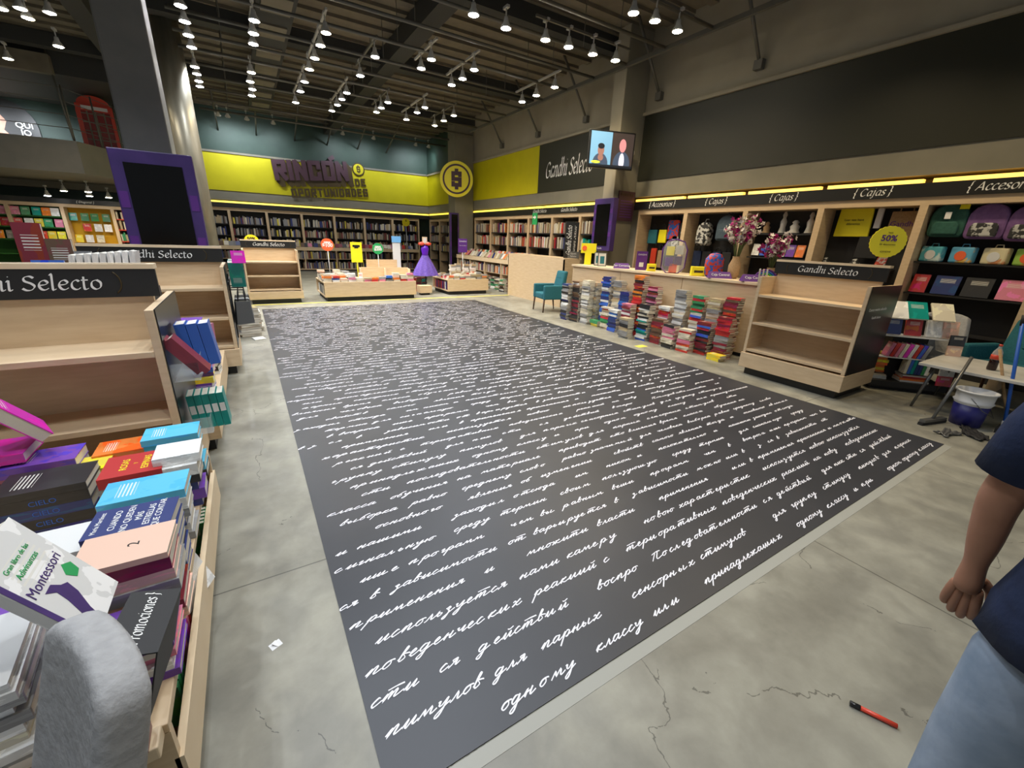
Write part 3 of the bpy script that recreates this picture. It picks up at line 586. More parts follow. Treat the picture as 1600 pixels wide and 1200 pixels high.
strip((XW,7.38,0),-PI/2,[(.02,1.3),(1.4,2.55),(2.65,3.8),(3.9,5.02),(5.12,6.3),(6.4,7.5)],'%s glowing strip from the pier above the display bays behind the counter','led',h=.05)
# benches in front of the bookcases
def bench(loc,rz,Lg,D,label,z=.93):
    o=empty('display_bench',loc,rz,label,'display bench'); wd=M['wood']
    box1('bench_top',0,Lg,-D,-.01,z-.04,z,wd,o); box1('front_lip',0,Lg,-D-.02,-D,z-.1,z+.03,M['woodedge'],o)
    box1('bottom_board',0,Lg,-D,-.01,.06,.1,wd,o); box1('toe_kick',0,Lg,-D+.05,-.02,0,.06,M['blackmat'],o); box1('mid_shelf',.04,Lg-.04,-D+.05,-.01,.48,.5,wd,o)
    n=max(1,round(Lg/1.27))
    for k in range(n+1): 
        x=k*Lg/n; x=min(max(x,.02),Lg-.02); box1('divider',x-.02,x+.02,-D,-.02,.1,z-.04,wd,o)
    return o
bench((-1.58,YB,0),0,8.6,.7,'long maple bench crowded with books along the far wall')
bench((XW,15.6,0),-PI/2,4.55,.75,'maple bench with sloping book displays between dollar pier and partition')
# left shelves under the mezzanine
YL=19.6
lx=[-9.5,-8.3,-7.1,-5.95,-4.75,-3.55,-2.4]
for i,bk in enumerate(['green_board','green_board','green_board','green_board','ochre_board','blackmat']):
    if bk=='green_board' and bk not in M: M[bk]=mat('green_shelf_back',(.02,.12,.015),.6); M['ochre_board']=mat('ochre_shelf_back',(.55,.30,.0),.6)
    bookcase((lx[i],YL,0),0,lx[i+1]-lx[i],'%s bookcase from the left under the mezzanine, %s back'%(nth(i),{'green_board':'green','ochre_board':'ochre yellow','blackmat':'dark'}[bk]),(.6,1.03,1.4,1.73) if i!=4 else (.9,),'bookcases under the mezzanine',bk,.4,2.12,0,.1,'red' if i==5 else bk)
fascia((-9.5,YL,0),0,7.3,[(1.1,'{ Ilustrados }'),(5.35,'{ Diagonal }'),(6.6,'{ Padres e Hijos }')],'dark header band over the bookcases under the mezzanine',(2.12,2.27),.1)


box1('hook_rail',1.186,1.20,.1,.75,1.0,1.03,M['blackmat'],gl2); box1('rack_post',1.186,1.196,.35,.40,.35,1.1,M['blackmat'],gl2)

for k in range(3): box1('hook_rail',1.186,1.33,.2+k*.2,.21+k*.2,.93,.94,M['blackmat'],gl2)
# ------------------------------------------------------------------ books
def book_mesh(paperback=True):
    b=MB(); c=.012 if paperback else .05; m=M['cover']; k=0 if paperback else .02
    b.box(-.5,.5,-.5,.5,0,.07,m); b.box(-.5,.5,-.5,.5,.93,1,m); b.box(-.5,-.5+.03,-.5,.5,.07,.93,m)
    b.box(-.47,.5-.015-k,-.49+k*.5,.49-k*.5,.07,.93,M['paper']); return b.mesh('book')
BM=book_mesh(); BMP=BM.copy(); BMP.materials[0]=M['plain']
CN={'red':(.5,.03,.03),'navy':(.02,.035,.16),'blue':(.04,.13,.5),'cream':(.62,.57,.45),'white':(.72,.72,.70),'black':(.02,.02,.022),'maroon':(.20,.02,.035),'pink':(.62,.2,.3),
 'magenta':(.62,.03,.42),'green':(.04,.24,.10),'teal':(.0,.30,.26),'orange':(.72,.2,.04),'yellow':(.72,.6,.06),'grey':(.26,.26,.26),'tan':(.42,.33,.2),'purple':(.16,.06,.36),'cyan':(.10,.45,.65),'peach':(.75,.50,.38),'brown':(.13,.075,.045)}
def book(name,Mx,w,h,t,col,label,group=None,cat='book',me=None):
    o=link(name,me or BM); o.matrix_world=Mx@Matrix.Diagonal((w,h,t,1)); c=CN[col] if isinstance(col,str) else col
    j=random.uniform(.85,1.15); o.color=(min(c[0]*j,1),min(c[1]*j,1),min(c[2]*j,1),1); return tag(o,label,cat,group)
def flatM(x,y,z,rz): return Matrix.Translation((x,y,z))@Matrix.Rotation(rz,4,'Z')
def basisM(o,ax,ay):
    ax=Vector(ax).normalized(); ay=Vector(ay); ay=(ay-ax*ay.dot(ax)).normalized(); az=ax.cross(ay)
    m=Matrix((ax,ay,az)).transposed().to_4x4(); m.translation=Vector(o); return m
PMAT={k:mat('book_%s'%k,v,.45) for k,v in CN.items()}
def bookbox(b,Mx,w,h,t,c):
    S=Mx@Matrix.Diagonal((w,h,t,1)); m=PMAT[c]
    b.box(-.5,.5,-.5,.5,0,.07,m,S); b.box(-.5,.5,-.5,.5,.93,1,m,S); b.box(-.5,-.47,-.5,.5,.07,.93,m,S); b.box(-.47,.485,-.49,.49,.07,.93,M['paper'],S)
rest=MB()
def pile(x,y,z,n,cols,desc,w=.15,h=.22,t=.033,rz=0,jit=.06,name='book',group=None,keep=None,top=False):
    """n books lying on each other; returns top z"""
    for i in range(n):
        c=cols[i%len(cols)] if isinstance(cols,list) else random.choice(cols)
        tt=t*random.uniform(.75,1.3); ww=w*random.uniform(.92,1.06); hh=h*random.uniform(.93,1.05)
        Mx=flatM(x+random.uniform(-.012,.012),y+random.uniform(-.012,.012),z,rz+random.uniform(-jit,jit))
        if top and i<n-1: bookbox(rest,Mx,ww,hh,tt,c)
        else:
            pos='topmost' if i==n-1 and n>1 else 'lowest' if i==0 and n>1 else '%s from below'%nth(i)
            book(name,Mx,ww,hh,tt,c,('%s book, %s, %s'%(c,pos,desc)) if n>1 else '%s book, %s'%(c,desc),group)
        z+=tt+.0004
    return z
# floor stacks leaning by the counter: x, y, height, colours, rear?
mix=('cream','white','grey','tan','black','brown')
FS=[(5.74,7.04,.76,('navy','black','grey','white'),0),(5.80,6.76,.74,('black','brown','maroon'),0),(5.84,6.5,.86,('white','grey','cream'),0),
 (5.86,6.2,.12,('yellow','green','cream'),0),(5.88,5.93,.44,('cream','green','red','tan'),0),(5.84,5.68,.40,('blue','navy','white'),0),(5.86,5.38,.60,('white','pink','cream','maroon'),0),
 (5.62,5.18,.36,('grey','tan','black','white'),0),(5.80,4.93,.60,('white','blue','teal','black','cream'),0),(5.84,4.64,.42,('maroon','red','brown'),0),(5.76,4.34,.35,('black','cream','pink','maroon'),0),
 (5.80,4.06,.38,('red','pink','cream'),0),(5.94,3.84,.54,('red','maroon','black','blue'),0),(5.97,3.55,.62,('red','maroon','grey'),0),(5.80,3.50,.085,('yellow','purple'),0),
 (6.03,6.98,.80,mix,1),(6.05,6.42,.86,('cream','grey','tan'),1),(6.06,6.1,.95,('blue','navy','blue','white'),1),(6.08,5.80,.90,('cream','tan','grey'),1),(6.07,5.60,.72,('navy','blue'),1),
 (6.08,5.28,1.04,('red','black','maroon','orange'),1),(6.10,5.0,.92,('pink','maroon','black','white'),1),(6.12,4.72,.62,('pink','red','white'),1),(6.15,4.42,.86,('white','cream','grey'),1),
 (6.17,4.12,.82,('green','red','blue','white','cream'),1),(6.19,3.87,.88,('cream','grey','tan'),1),(6.20,3.60,.86,('red','maroon','brown'),1),(6.13,6.72,.66,mix,1)]
rear=[]; nf=nr=0
for x,y,h,cs,r in FS:
    t=.034; n=max(2,round(h/t)); t=h/n
    lean=random.uniform(-.03,.03); z=0
    xx=x-(.075 if r else 0)
    if r: nr+=1; desc='the %s stack of the rear row from the armchair'%nth(nr-1)
    else: nf+=1; desc='the %s front floor stack from the armchair'%nth(nf-1)
    for i in range(n):
        tt=t*random.uniform(.75,1.25); c=cs[(i//random.choice((2,3,4)))%len(cs)] if random.random()<.7 else random.choice(cs)
        Mx=flatM(xx+random.uniform(-.014,.014)+lean*z*.6,y+random.uniform(-.012,.012)+lean*z,z,random.uniform(-.12,.12))
        w,hh=random.uniform(.14,.16),random.uniform(.2,.235)
        if r and i<n*.55: rear.append((Mx,w,hh,tt,c))
        else:
            pos='topmost' if i==n-1 else 'lowest' if i==0 else '%s from the floor'%nth(i)
            book('stacked_book',Mx,w,hh,tt,c,'%s book, %s, %s'%(c,pos,desc),'books stacked on the floor by the counter')
        z+=tt+.0004
b=MB()
for r in rear: bookbox(b,*r)
if rear: tag(obj('stacked_books',b),'lower books of the rear floor stacks, mostly hidden by the front row','books',kind='stuff')
# ------------------------------------------------------------------ left foreground table (top at .43)
TG='books piled on the left foreground table'
def topbook(x,y,z,rz,w,h,t,col,label,lines=(),tc='white',size=.02,name='book'):
    """one lying book with its printed lines; local y is up the cover"""
    o=book(name,flatM(x,y,z,rz),w,h,t,col,label,TG,me=BMP if lines else None)
    for (qx,qy,s,sz,*m) in lines:
        q=text('cover_title',s,sz,M[m[0]] if m else M[tc],None,ex=.0003); q.parent=o
        q.matrix_parent_inverse=Matrix.Identity(4); q.location=(qx/w,qy/h,1.0+.0006/t); q.scale=(1/w,1/h,1/t)
    return o
z0=.431
zt=pile(-.445,1.65,z0,5,['navy','navy','black','navy','navy'],'the pile under the dark blue novel',.165,.225,.038,PI/2,.02)
topbook(-.447,1.65,zt,PI/2-.06,.165,.225,.035,'navy','dark blue novel with tall white title lettering, on the near table edge',
 [(0,.045,'CUANDO',.026),(0,.012,'NO QUEDEN',.026),(0,-.018,'M\u00c1S',.026),(0,-.044,'ESTRELLAS',.026),(0,-.07,'QUE CONTAR',.026),(0,.088,'Mar\u00eda Mart\u00ednez',.02)])
# spine title
zt=pile(-.445,1.872,z0,5,['grey','white','navy','grey','white'],'the pile under the light blue novel',.16,.22,.037,PI/2,.02)
topbook(-.447,1.875,zt,PI/2-.02,.165,.25,.035,'cyan','light blue novel with a pink and red picture, behind the dark blue novel')
zt=pile(-.52,2.13,z0,4,['white','cream','white','grey'],'the pile under the red novel',.2,.2,.042,PI/2,.02)
topbook(-.52,2.12,zt,PI/2,.2,.2,.045,'red','bright red novel with yellow title lettering on the near table',[(0,.03,'ROSAS',.034,'yellowp'),(0,-.005,'Y',.02,'yellowp'),(0,-.04,'ESPINAS',.034,'yellowp')])
zt=pile(-.385,2.11,z0,5,['navy','purple','navy','black','white'],'the pile at the far right table corner',.15,.15,.04,PI/2,.03)
topbook(-.37,2.12,zt,PI/2,.15,.16,.04,'white','white book with thin gold curves on top of the shrink-wrapped pile')
zt=pile(-.42,2.37,z0,5,['black','cyan','black','navy','cyan'],'the rear pile beside the left gondola',.15,.2,.038,PI/2,.03)
topbook(-.42,2.37,zt,PI/2,.15,.21,.03,'cyan','turquoise paperback at the far right table corner')
zt=pile(-.62,2.43,z0,5,['orange','peach','orange','white','orange'],'the orange rear pile',.15,.2,.036,PI/2,.03)
zt=pile(-.73,2.32,z0,4,['purple','white','purple','yellow'],'the pile with a gold ornament',.15,.2,.04,PI/2,.03)
# dark fantasy stack with blue spines
zt=z0
for i,c in enumerate(('navy','black','navy','black')):
    zt+=.045; 
    q=book('book',flatM(-.79,2.15,zt-.045,PI/2),.19,.26,.0445,c,'%s thick volume, %s in the pile of the fantasy series'%(('dark blue' if c=='navy' else 'black'),nth(i)+' from below'),TG)
    tx=text('spine_title','CIELO',.028,M['blue'],None,ex=.0003); tx.parent=q; tx.matrix_parent_inverse=Matrix.Identity(4)
    tx.rotation_euler=(PI/2,0,-PI/2); tx.location=(-.5-.0006/.19,0,.5); tx.scale=(1/.26,1/.0445,1/.19)
topbook(-.79,2.15,zt,PI/2,.19,.26,.03,'black','black fantasy volume with an orange and blue figure, topmost on its series')
zt=pile(-.87,2.38,z0,5,['pink','purple','blue','pink','purple'],'the pink and blue rear pile',.16,.23,.042,PI/2,.03)
zt=pile(-1.12,2.4,z0,5,['purple','grey','maroon','grey','purple'],'the pile below the magenta book',.2,.26,.045,PI/2,.03)
topbook(-1.03,2.41,zt,PI/2,.2,.28,.04,'magenta','bright magenta book lying flat at the left picture edge')
o=book('book',basisM((-.90,2.40,.86),(.25,-.55,-.05),(-.6,0,.8)),.17,.26,.05,'magenta','magenta shrink-wrapped book leaning on the left gondola',TG)
pile(-1.25,2.12,z0,5,['brown','grey','tan','black','maroon'],'the pile at the left picture edge',.2,.26,.045,PI/2,.03)
# scribble, peach piles and front piles
zt=pile(-.67,1.68,z0,5,['white','teal','grey','white','teal'],'the pile under the scribbled white cover',.16,.2,.036,PI/2,.03)
topbook(-.67,1.68,zt,PI/2,.17,.21,.02,'white','white book with purple and teal scribbles beside the dark blue novel',[(.0,.03,'\u221e',.09,'purple')])
zt=pile(-.43,1.455,z0,6,['peach','maroon','peach','grey','peach','maroon'],'the red-edged pile in front of the dark blue novel',.17,.215,.034,PI/2,.015)
topbook(-.43,1.455,zt,PI/2-.03,.17,.22,.02,'peach','pale peach book printed with black line drawings, topmost on the red-edged pile',[(0,-.02,'2',.04,'black')])
zt=pile(-.66,1.42,z0,5,['white','purple','white','cream','purple'],'the pile behind the tilted picture book',.17,.22,.035,PI/2,.03)
zt=pile(-.43,1.255,z0,5,['purple','white','pink','white','purple'],'the pale pile beside the black card',.17,.22,.03,PI/2,.03)
zt=pile(-.70,1.17,z0,9,['white','grey','white','cream','white','grey','white','grey','white'],'the thick pile of white picture books behind the grey chair',.25,.27,.024,PI/2+.1,.015)
topbook(-.70,1.17,zt,PI/2+.1,.25,.27,.02,'white','white picture book with orange horses and a pink spine, topmost behind the grey chair')
b=MB(); b.box(-.5,-.38,-.5,.5,1.0,1.06,M['pink'] if 'pink' in M else M.setdefault('pink',mat('hot_pink_print',(.75,.03,.2),.4)))
zt2=pile(-.98,1.2,z0,9,['white','purple','white','pink','white','grey','white','purple','white'],'the pile of picture books at the left picture edge',.25,.27,.025,PI/2-.1,.02)
mt=book('book',basisM((-.50,1.175,.815),(0,1,0),(-.123,.042,.23)),.2,.29,.022,'white','large white picture book with a purple whale and green title, tilted on the piles',TG)
for (qx,qy,s,sz,m_) in ((0,.085,'Gran libro de las',.016,'green'),(-.0,.06,'Adivinanzas',.02,'green'),(0,.02,'Montessori',.034,'purple')):
    q=text('cover_title',s,sz,M[m_],None,ex=.0003); q.parent=mt; q.matrix_parent_inverse=Matrix.Identity(4); q.location=(qx/.2,qy/.29,1.03); q.scale=(1/.2,1/.29,1/.022)
def flat_art(parent,pts,m,w,h,t,name='cover_picture',zz=1.02):
    b=MB(); b.prism([(x/w,y/h) for x,y in pts],zz,zz+.02,M[m]); return obj(name,b,parent)
wh=[(-.06,-.12),(-.035,-.05),(-.03,-.02),(-.05,-.0),(-.02,.0),(-.005,-.02),(.012,-.03),(.005,-.06),(-.02,-.1),(-.03,-.13)]
flat_art(mt,wh,'purple',.2,.29,.022); flat_art(mt,[(.03,-.02),(.05,-.0),(.075,-.015),(.07,-.04),(.045,-.045)],'green',.2,.29,.022)
flat_art(mt,[(-.1,-.14),(-.085,-.14),(-.085,.14),(-.1,.14)],'purple',.2,.29,.022,'purple_spine')
# black section card and thin books standing at the table's near end
o=empty('section_card',(-.335,1.09,.70),0,'black folded card lettered Promociones standing at the near table end','card')
b=MB(); b.box(-.05,.05,-.115,.115,0,.003,M['blackmat']); b.box(.05,.053,-.115,.115,-.17,.003,M['blackmat']); ob=obj('card_sheet',b,o); o.rotation_euler=(-.12,.25,-.1)
nib('lettering','{ Promociones }',.034,M['white'],ob,(0,0,.0034),(0,0,PI/2),.0003,.25,.085)
for i in range(5,9):
    book('book',basisM((-.515+i*.0185,.975,.445+.087),(0,1,.1),(.05*(i-4)/4,-.1,1)),.06,.17,.0165,['maroon','red','maroon','pink','maroon','red','black','white','maroon'][i],'thin %s book, %s of four standing at the near table end'%(['maroon','red','maroon','pink','maroon','red','black','white','maroon'][i],nth(i-5)),TG)
# books in the side rack of the table
o=book('book',basisM((-.375,1.72,.29),(.35,-.2,-.9),(.25,.93,.1)),.15,.2,.02,'white','white paperback with a round black picture sticking out of the table side',TG)
for i in range(5): book('book',basisM((-.40,1.42+i*.03,.225),(-1,0,.0),(.1,0,1)),.09,.16,.024,['pink','purple','magenta','pink','red'][i],'%s book, %s in the low side rack of the near table'%(['pink','purple','magenta','pink','red'][i],nth(i)),TG)
for i in range(4): book('book',basisM((-.40,1.24+i*.03,.225),(-1,0,.0),(.15,0,1)),.09,.15,.024,'green','green thin book, %s of four at the near end of the side rack'%nth(i),TG)
for i in range(5): book('book',basisM((-.39,2.1+i*.03,.22),(-1,0,.0),(.1,0,1)),.1,.16,.024,'green','bright green book, %s of five in the middle of the side rack'%nth(i),TG)
# ------------------------------------------------------------------ acrylic racks on the end of the near left gondola
def rack(y0,y1,x,z,label,h=.1):
    o=empty('acrylic_rack',(x,(y0+y1)/2,z),0,label,'book rack')
    d=(y1-y0)/2; b=MB(); b.box(0,.12,-d,d,0,.004,M['clear']); b.box(.116,.12,-d,d,0,h,M['clear']); b.box(0,.12,-d,-d+.004,0,h,M['clear']); b.box(0,.12,d-.004,d,0,h,M['clear']); obj('clear_tray',b,o)
    box1('mount_plate',-.006,0,-d,d,-.0,h,M['blackmat'],o); return o
RG='books in the racks on the near left gondola'
rack(2.78,3.4,-.425,.46,'low clear rack on the near left gondola holding five green books')
for i in range(5):
    q=book('book',basisM((-.405+i*.036,2.94,.565),(0,1,0),(-.06,0,1)),.14,.21,.034,'teal','green volume with a pale label, %s of five in the low clear rack'%nth(i),RG,me=BMP)
    b=MB(); b.box(-.505,-.5,-.05,.2,.1,.9,M['white']); obj('spine_label',b,q)
rack(2.74,3.4,-.425,.80,'upper clear rack on the near left gondola with blue and red books')
for i in range(3): book('book',basisM((-.395+i*.055,3.06,.94),(0,1,0),(-.10,0,1)),.14,.25,.052,'blue','thick blue volume, %s of three in the upper clear rack'%nth(i),RG,me=BMP)
for i in range(2): book('book',basisM((-.385+i*.035,2.80,.93),(0,1,0),(-.55,0,.8)),.12,.24,.03,'maroon','dark red paperback, %s of two slanting before the blue volumes'%nth(i),RG,me=BMP)
book('book',basisM((-.28,3.3,.90),(-.3,-.6,0),(.1,.1,1)),.14,.2,.03,'pink','pink book at the far end of the upper clear rack',RG)
pile(-.44,3.72,.322,17,['purple','blue','pink','white','purple','yellow'],'the tall pile between the two left gondolas',.16,.22,.034,PI/2,.15,group='tall pile between the left gondolas')
pile(-.47,4.0,.322,12,['white','pink','grey','purple'],'the second pile between the two left gondolas',.16,.22,.034,PI/2,.15,group='pile between the left gondolas')
pile(-.46,4.6,.322,8,['white','black','cream','maroon'],'the third pile between the two left gondolas',.16,.22,.034,PI/2,.15,group='pile between the left gondolas')
o=empty('book_riser',(-1.15,4.2,.32),0,'black riser box rising behind the near left gondola','riser'); box1('riser_box',-.55,.5,-.4,.4,0,.8,M['blackmat'],o)
for i in range(9): book('book',basisM((-1.0+i*.038,4.0,1.12+.14),(0,1,0),(.12,0,1)),.17,.27+.008*i,.03,'white','pale grey bound volume, %s of nine leaning behind the near left header'%nth(i),'pale volumes behind the near header')
for i,(x,c,hh,lb) in enumerate(((-1.27,'maroon',.46,'tall maroon picture panel standing behind the near left gondola'),(-1.14,'brown',.36,'dark book cover standing beside the maroon panel'),(-1.05,'grey',.28,'grey illustrated cover standing behind the near left gondola'))):
    book('book',basisM((x+.03,4.3,1.12+hh/2),(1,0,0),(0,.05,1)),.14,hh,.03,c,lb)
book('book',basisM((-1.08,3.9,1.12+.12),(1,0,0),(-.3,.1,1)),.15,.24,.02,'blue','blue leaflet leaning at the left behind the near header')
for i in range(5): book('book',basisM((-1.5+i*.1,3.95,1.12+.09),(1,0,0),(0,.1,1)),.09,.18,.03,['green','yellow','grey','teal','purple'][i],'small %s cover, %s in the row behind the near left header'%(['green','yellow','grey','teal','purple'][i],nth(i)))
# racks at the end of the second gondola
for i,c in enumerate(('teal','teal','white')): book('book',basisM((-.11,5.75+i*.16,1.12),(-1,0,0),(.05,.45,-1)),.14,.3,.05,c,'%s folder, %s of three slanting on the second left gondola'%(c,nth(i)))
book('book',basisM((-.07,5.62,1.30),(1,0,0),(0,.1,1)),.13,.13,.03,'magenta','small pink and orange box on the corner of the second left gondola')
# pile on the floor behind the second gondola
pile(-.12,7.75,0,12,['tan','cream','grey','tan'],'the floor pile by the far left corner of the mat',.3,.3,.035,.3,.2,group='floor pile left of the mat')
pile(-.05,8.15,0,9,['tan','grey','white'],'the second floor pile left of the mat',.25,.3,.035,.1,.2,group='floor pile left of the mat')
pile(.0,7.35,0,1,['white'],'lying flat on the floor at the left edge of the mat',.16,.2,.02,.2)
for i in range(5):
    o=empty('tote_bag',(-.11,5.72+i*.14,.55),.3,'grey and black hanging bag, %s of five on the end of the second left gondola'%nth(i),'bag','hanging bags on the left gondola')
    b=MB(); b.prism([(-.09,0),(.09,0),(.07,.26),(-.07,.26)],-.03,.03,M[['metalg','blackmat','whitep','blackmat','metalg'][i]],Matrix.Rotation(PI/2,4,'X')); obj('bag_body',b,o)
    b=MB(); b.tube([(-.04,0,.25),(-.03,0,.36),(.03,0,.36),(.04,0,.25)],.006,M['blackmat'],6); obj('handle',b,o)
# ------------------------------------------------------------------ far tables covered with books
ALLC=('cream','white','white','pink','cream','grey','red','tan','peach','peach','blue','black','cream','orange','grey')
n=0
for i in range(12):
    for j in range(5):
        x=1.60+i*.185; y=11.07+j*.24
        if 4<=i<=11 and j in(1,2,3,4): continue
        k=random.choice((2,3,3,4,5)); 
        pile(x,y,.452,k,[random.choice(ALLC) for _ in range(3)],'%s place from left, %s row, long low table'%(nth(i),nth(j)),.15,.168,.045,PI/2,.12,group='books spread on the long low table',top=True)
for i in range(7):
    for j in range(4):
        if j>=2 and i>=2: continue
        pile(4.95+i*.18,11.45+j*.28,.432,random.choice((2,3,4)),[random.choice(ALLC) for _ in range(3)],'%s place from left, %s row, smaller low table'%(nth(i),nth(j)),.15,.165,.045,PI/2,.12,group='books spread on the smaller low table',top=True)
for i in range(11):
    book('book',basisM((1.58,11.1+i*.09,.135+.11),(1,0,0),(0,0,1)),.13,.21,.05,random.choice(('grey','white','black','tan')),'%s upright volume in the open left end of the long low table'%nth(i),'upright books in the table ends')
for i in range(11):
    book('book',basisM((4.91,11.42+i*.09,.135+.11),(1,0,0),(0,0,1)),.13,.22,.045,random.choice(('navy','red','white','maroon')),'%s upright volume in the open left end of the smaller low table'%nth(i),'upright books in the table ends')
for i,(px,py) in enumerate([(5.7,12.0),(5.9,11.9),(6.05,12.2),(5.55,12.25),(5.35,12.2)]):
    pile(px,py,.432,8,['white','grey','tan','cream','white'],'the %s tall pile on the smaller low table'%nth(i),.14,.16,.045,PI/2,.1,group='tall piles on the smaller low table',top=True)
# ------------------------------------------------------------------ shelved books
def shelf_row(loc0,dirv,inward,length,z,hmin,hmax,cs,fn):
    """books standing spine out along dirv from loc0"""
    d=Vector(dirv); inn=Vector(inward); a=0; k=0
    while True:
        t=random.uniform(.03,.065)
        if a+t>length: break
        h=random.uniform(hmin,hmax)
        if random.random()<.05: a+=random.uniform(.03,.12); continue
        lean=random.choice((0,0,0,.06,-.05)); D=random.uniform(.13,.17)
        p=Vector(loc0)+d*(a+t*.0)+inn*(D/2)+Vector((0,0,z+h/2+.003))
        up=(Vector((0,0,1))+d*lean)
        ax=inn; az=ax.cross(up)
        M_=basisM(p,ax,up); 
        if az.dot(d)<0: M_.translation=p+d*t
        fn(M_,D,h,t*.96,cs[k%len(cs)] if not isinstance(cs,tuple) else random.choice(cs),k); a+=t; k+=1
warm=('cream','tan','red','white','brown','maroon','tan','navy','brown','cream','orange','grey','cream')
cool=('cream','grey','grey','brown','tan','navy','black','maroon','tan','cream','brown','black','grey','yellow')
cnt=0
for i in range(5):
    for r,(z,nm_) in enumerate(((1.8,'top shelf'),(1.38,'second shelf'))):
        def f(Mx,w,h,t,c,k):
            global cnt
            cnt+=1
            book('shelved_book',Mx,w,h,t,c,'%s spine %s from left, %s, %s bookcase from dollar pier'%(c,nth(k),nm_,nth(i)),'books shelved between the two piers')
        shelf_row((XW+.05,yb[i]-.06,0),(0,-1,0),(1,0,0),1.13,z,.24,.32,warm,f)
def fr(Mx,w,h,t,c,k): bookbox(rest,Mx,w,h,t,c)
shelf_row((XW+.05,yb[5]-.06,0),(0,-1,0),(1,0,0),1.1,1.8,.24,.32,warm,fr); shelf_row((XW+.05,yb[5]-.06,0),(0,-1,0),(1,0,0),1.1,1.38,.24,.32,('green','teal','cream'),fr)
for i in range(7):
    for z in (1.75,1.33,.94): shelf_row((BX[i]+.06,YB+.05,0),(1,0,0),(0,1,0),1.12,z,.22,.31,cool,fr)
for a,c in ((20.4,19.25),(19.15,17.95),(17.85,16.4)):
    for z in (1.75,1.33,.94): shelf_row((XW+.05,a,0),(0,-1,0),(1,0,0),a-c-.08,z,.22,.31,cool,fr)
for z in (1.73,1.4,1.03): shelf_row((lx[5]+.06,YL+.05,0),(1,0,0),(0,1,0),1.05,z,.2,.28,('cream','red','green','white','tan','orange'),fr)
# books heaped on the wall benches and inside them
for k in range(60):
    bookbox(rest,basisM((-1.4+k*.138+random.uniform(-.03,.03),YB-.45+random.uniform(-.15,.2),.935+random.uniform(.07,.1)),(1,0,0),(0,random.uniform(.2,1.2),1)),.15,.2,.03,random.choice(cool+('pink','red')))
for z in (.1,.5):
    shelf_row((-1.5,YB-.66,0),(1,0,0),(0,1,0),8.3,z,.22,.3,cool,fr); shelf_row((XW-.7,15.5,0),(0,-1,0),(1,0,0),4.3,z,.2,.28,warm,fr)
for k in range(34):
    for j in range(2):
        bookbox(rest,basisM((XW-.55+j*.28,15.45-k*.13,.93+.1+j*.06),(0,-1,0),(random.uniform(.4,1.),0,1)),.12,.2,.03,random.choice(warm+('pink','green','white','cream')))
for i in range(4):
    for k in range(3):
        zz=0
        for q in range(9): bookbox(rest,flatM(XW-.95+random.uniform(-.02,.02),14.9-i*.9-k*.28,zz,random.uniform(-.3,.3)),.16,.22,.04,random.choice(('cream','tan','white','brown','green','black'))); zz+=.041
tag(obj('shelved_books',rest),'rows and heaps of books on the far wall bookcases and benches','books',kind='stuff')
# picture books shown face out on the green and ochre boards, far left
n=0
for i in range(5):
    rows=(1.73,1.4,1.03) if i<4 else (1.62,1.3,.95)
    for z in rows:
        for k in range(5 if i<4 else 4):
            if i==4 and random.random()<.2: continue
            x=lx[i]+.14+k*(.22 if i<4 else .27)+random.uniform(-.02,.02); n+=1
            c=random.choice(('yellow','orange','cream','green','white','red','teal','pink','grey'))
            book('picture_book',basisM((x,YL+(.1 if i<4 else .3),z+.125),(1,0,0),(0,.2,1)),.19,.24,.02,c,'%s picture book, %s along, %s row, %s bookcase under the mezzanine'%(c,nth(k),{0:'top',1:'middle',2:'bottom'}[rows.index(z)],nth(i)),'picture books facing out under the mezzanine')
#@@NEXT
# ------------------------------------------------------------------ signs on the walls
def slab(name,x0,x1,z0,z1,m,parent,t=.03,y=0,loc=None):
    b=MB(); b.box(x0,x1,y-t,y,z0,z1,m); return obj(name,b,parent,loc)
o=empty('wall_lettering',(XW-.022,10.98,3.30),-PI/2,'white Gandhi Selecto lettering on the dark panel left of the television'.replace('Gandhi Selecto','cursive shop'),'sign lettering')
nib('lettering','Gandhi Selecto',.54,M['white'],o,(0,0,.17),FRONT,.004,.18,.085,.62,1.0,'L')
o=empty('wall_sign',(3.0,YB-.03,3.3),0,'big plum sign reading RINCON DE OPORTUNIDADES on the yellow back band','sign')
o.rotation_euler=(0,-.085,0)
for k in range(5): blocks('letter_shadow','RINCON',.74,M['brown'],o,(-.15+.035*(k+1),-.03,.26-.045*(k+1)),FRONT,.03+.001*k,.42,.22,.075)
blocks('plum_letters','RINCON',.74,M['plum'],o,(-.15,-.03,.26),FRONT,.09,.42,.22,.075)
b=MB(); b.box(-.12,.12,-.09,-.03,0,.15,M['plum']); obj('accent_mark',b,o,(.72,0,1.04),(0,-.5,0))
blocks('lettering','DE',.30,M['brown'],o,(1.72,-.02,.06),FRONT,.012,.45,.22,.16); blocks('lettering','OPORTUNIDADES',.33,M['brown'],o,(.45,-.035,-.36),FRONT,.012,.40,.22,.13)
b=MB(); b.disc(.26,.03,M['brown'],TR((1.72,-.0,.72),(PI/2,0,0))); b.disc(.21,.04,M['yellow'],TR((1.72,-.01,.72),(PI/2,0,0))); r=obj('dollar_roundel',b,o)
blocks('dollar_mark','$',.26,M['brown'],r,(1.72,-.045,.59),FRONT,.01,.4,.2)
o=empty('dollar_sign',(6.98,15.45,3.58),-.42,'round yellow sign with a plum dollar mark hung on the pier','sign')
b=MB(); b.disc(.60,.05,M['yellowp'],TR((0,0,0),(PI/2,0,0)),48); obj('yellow_disc',b,o)
b=MB(); b.lathe([(.50,0),(.50,.008),(.44,.008),(.44,0)],M['plum'],TR((0,-.05,0),(PI/2,0,0)),48,False,False); obj('plum_ring',b,o)
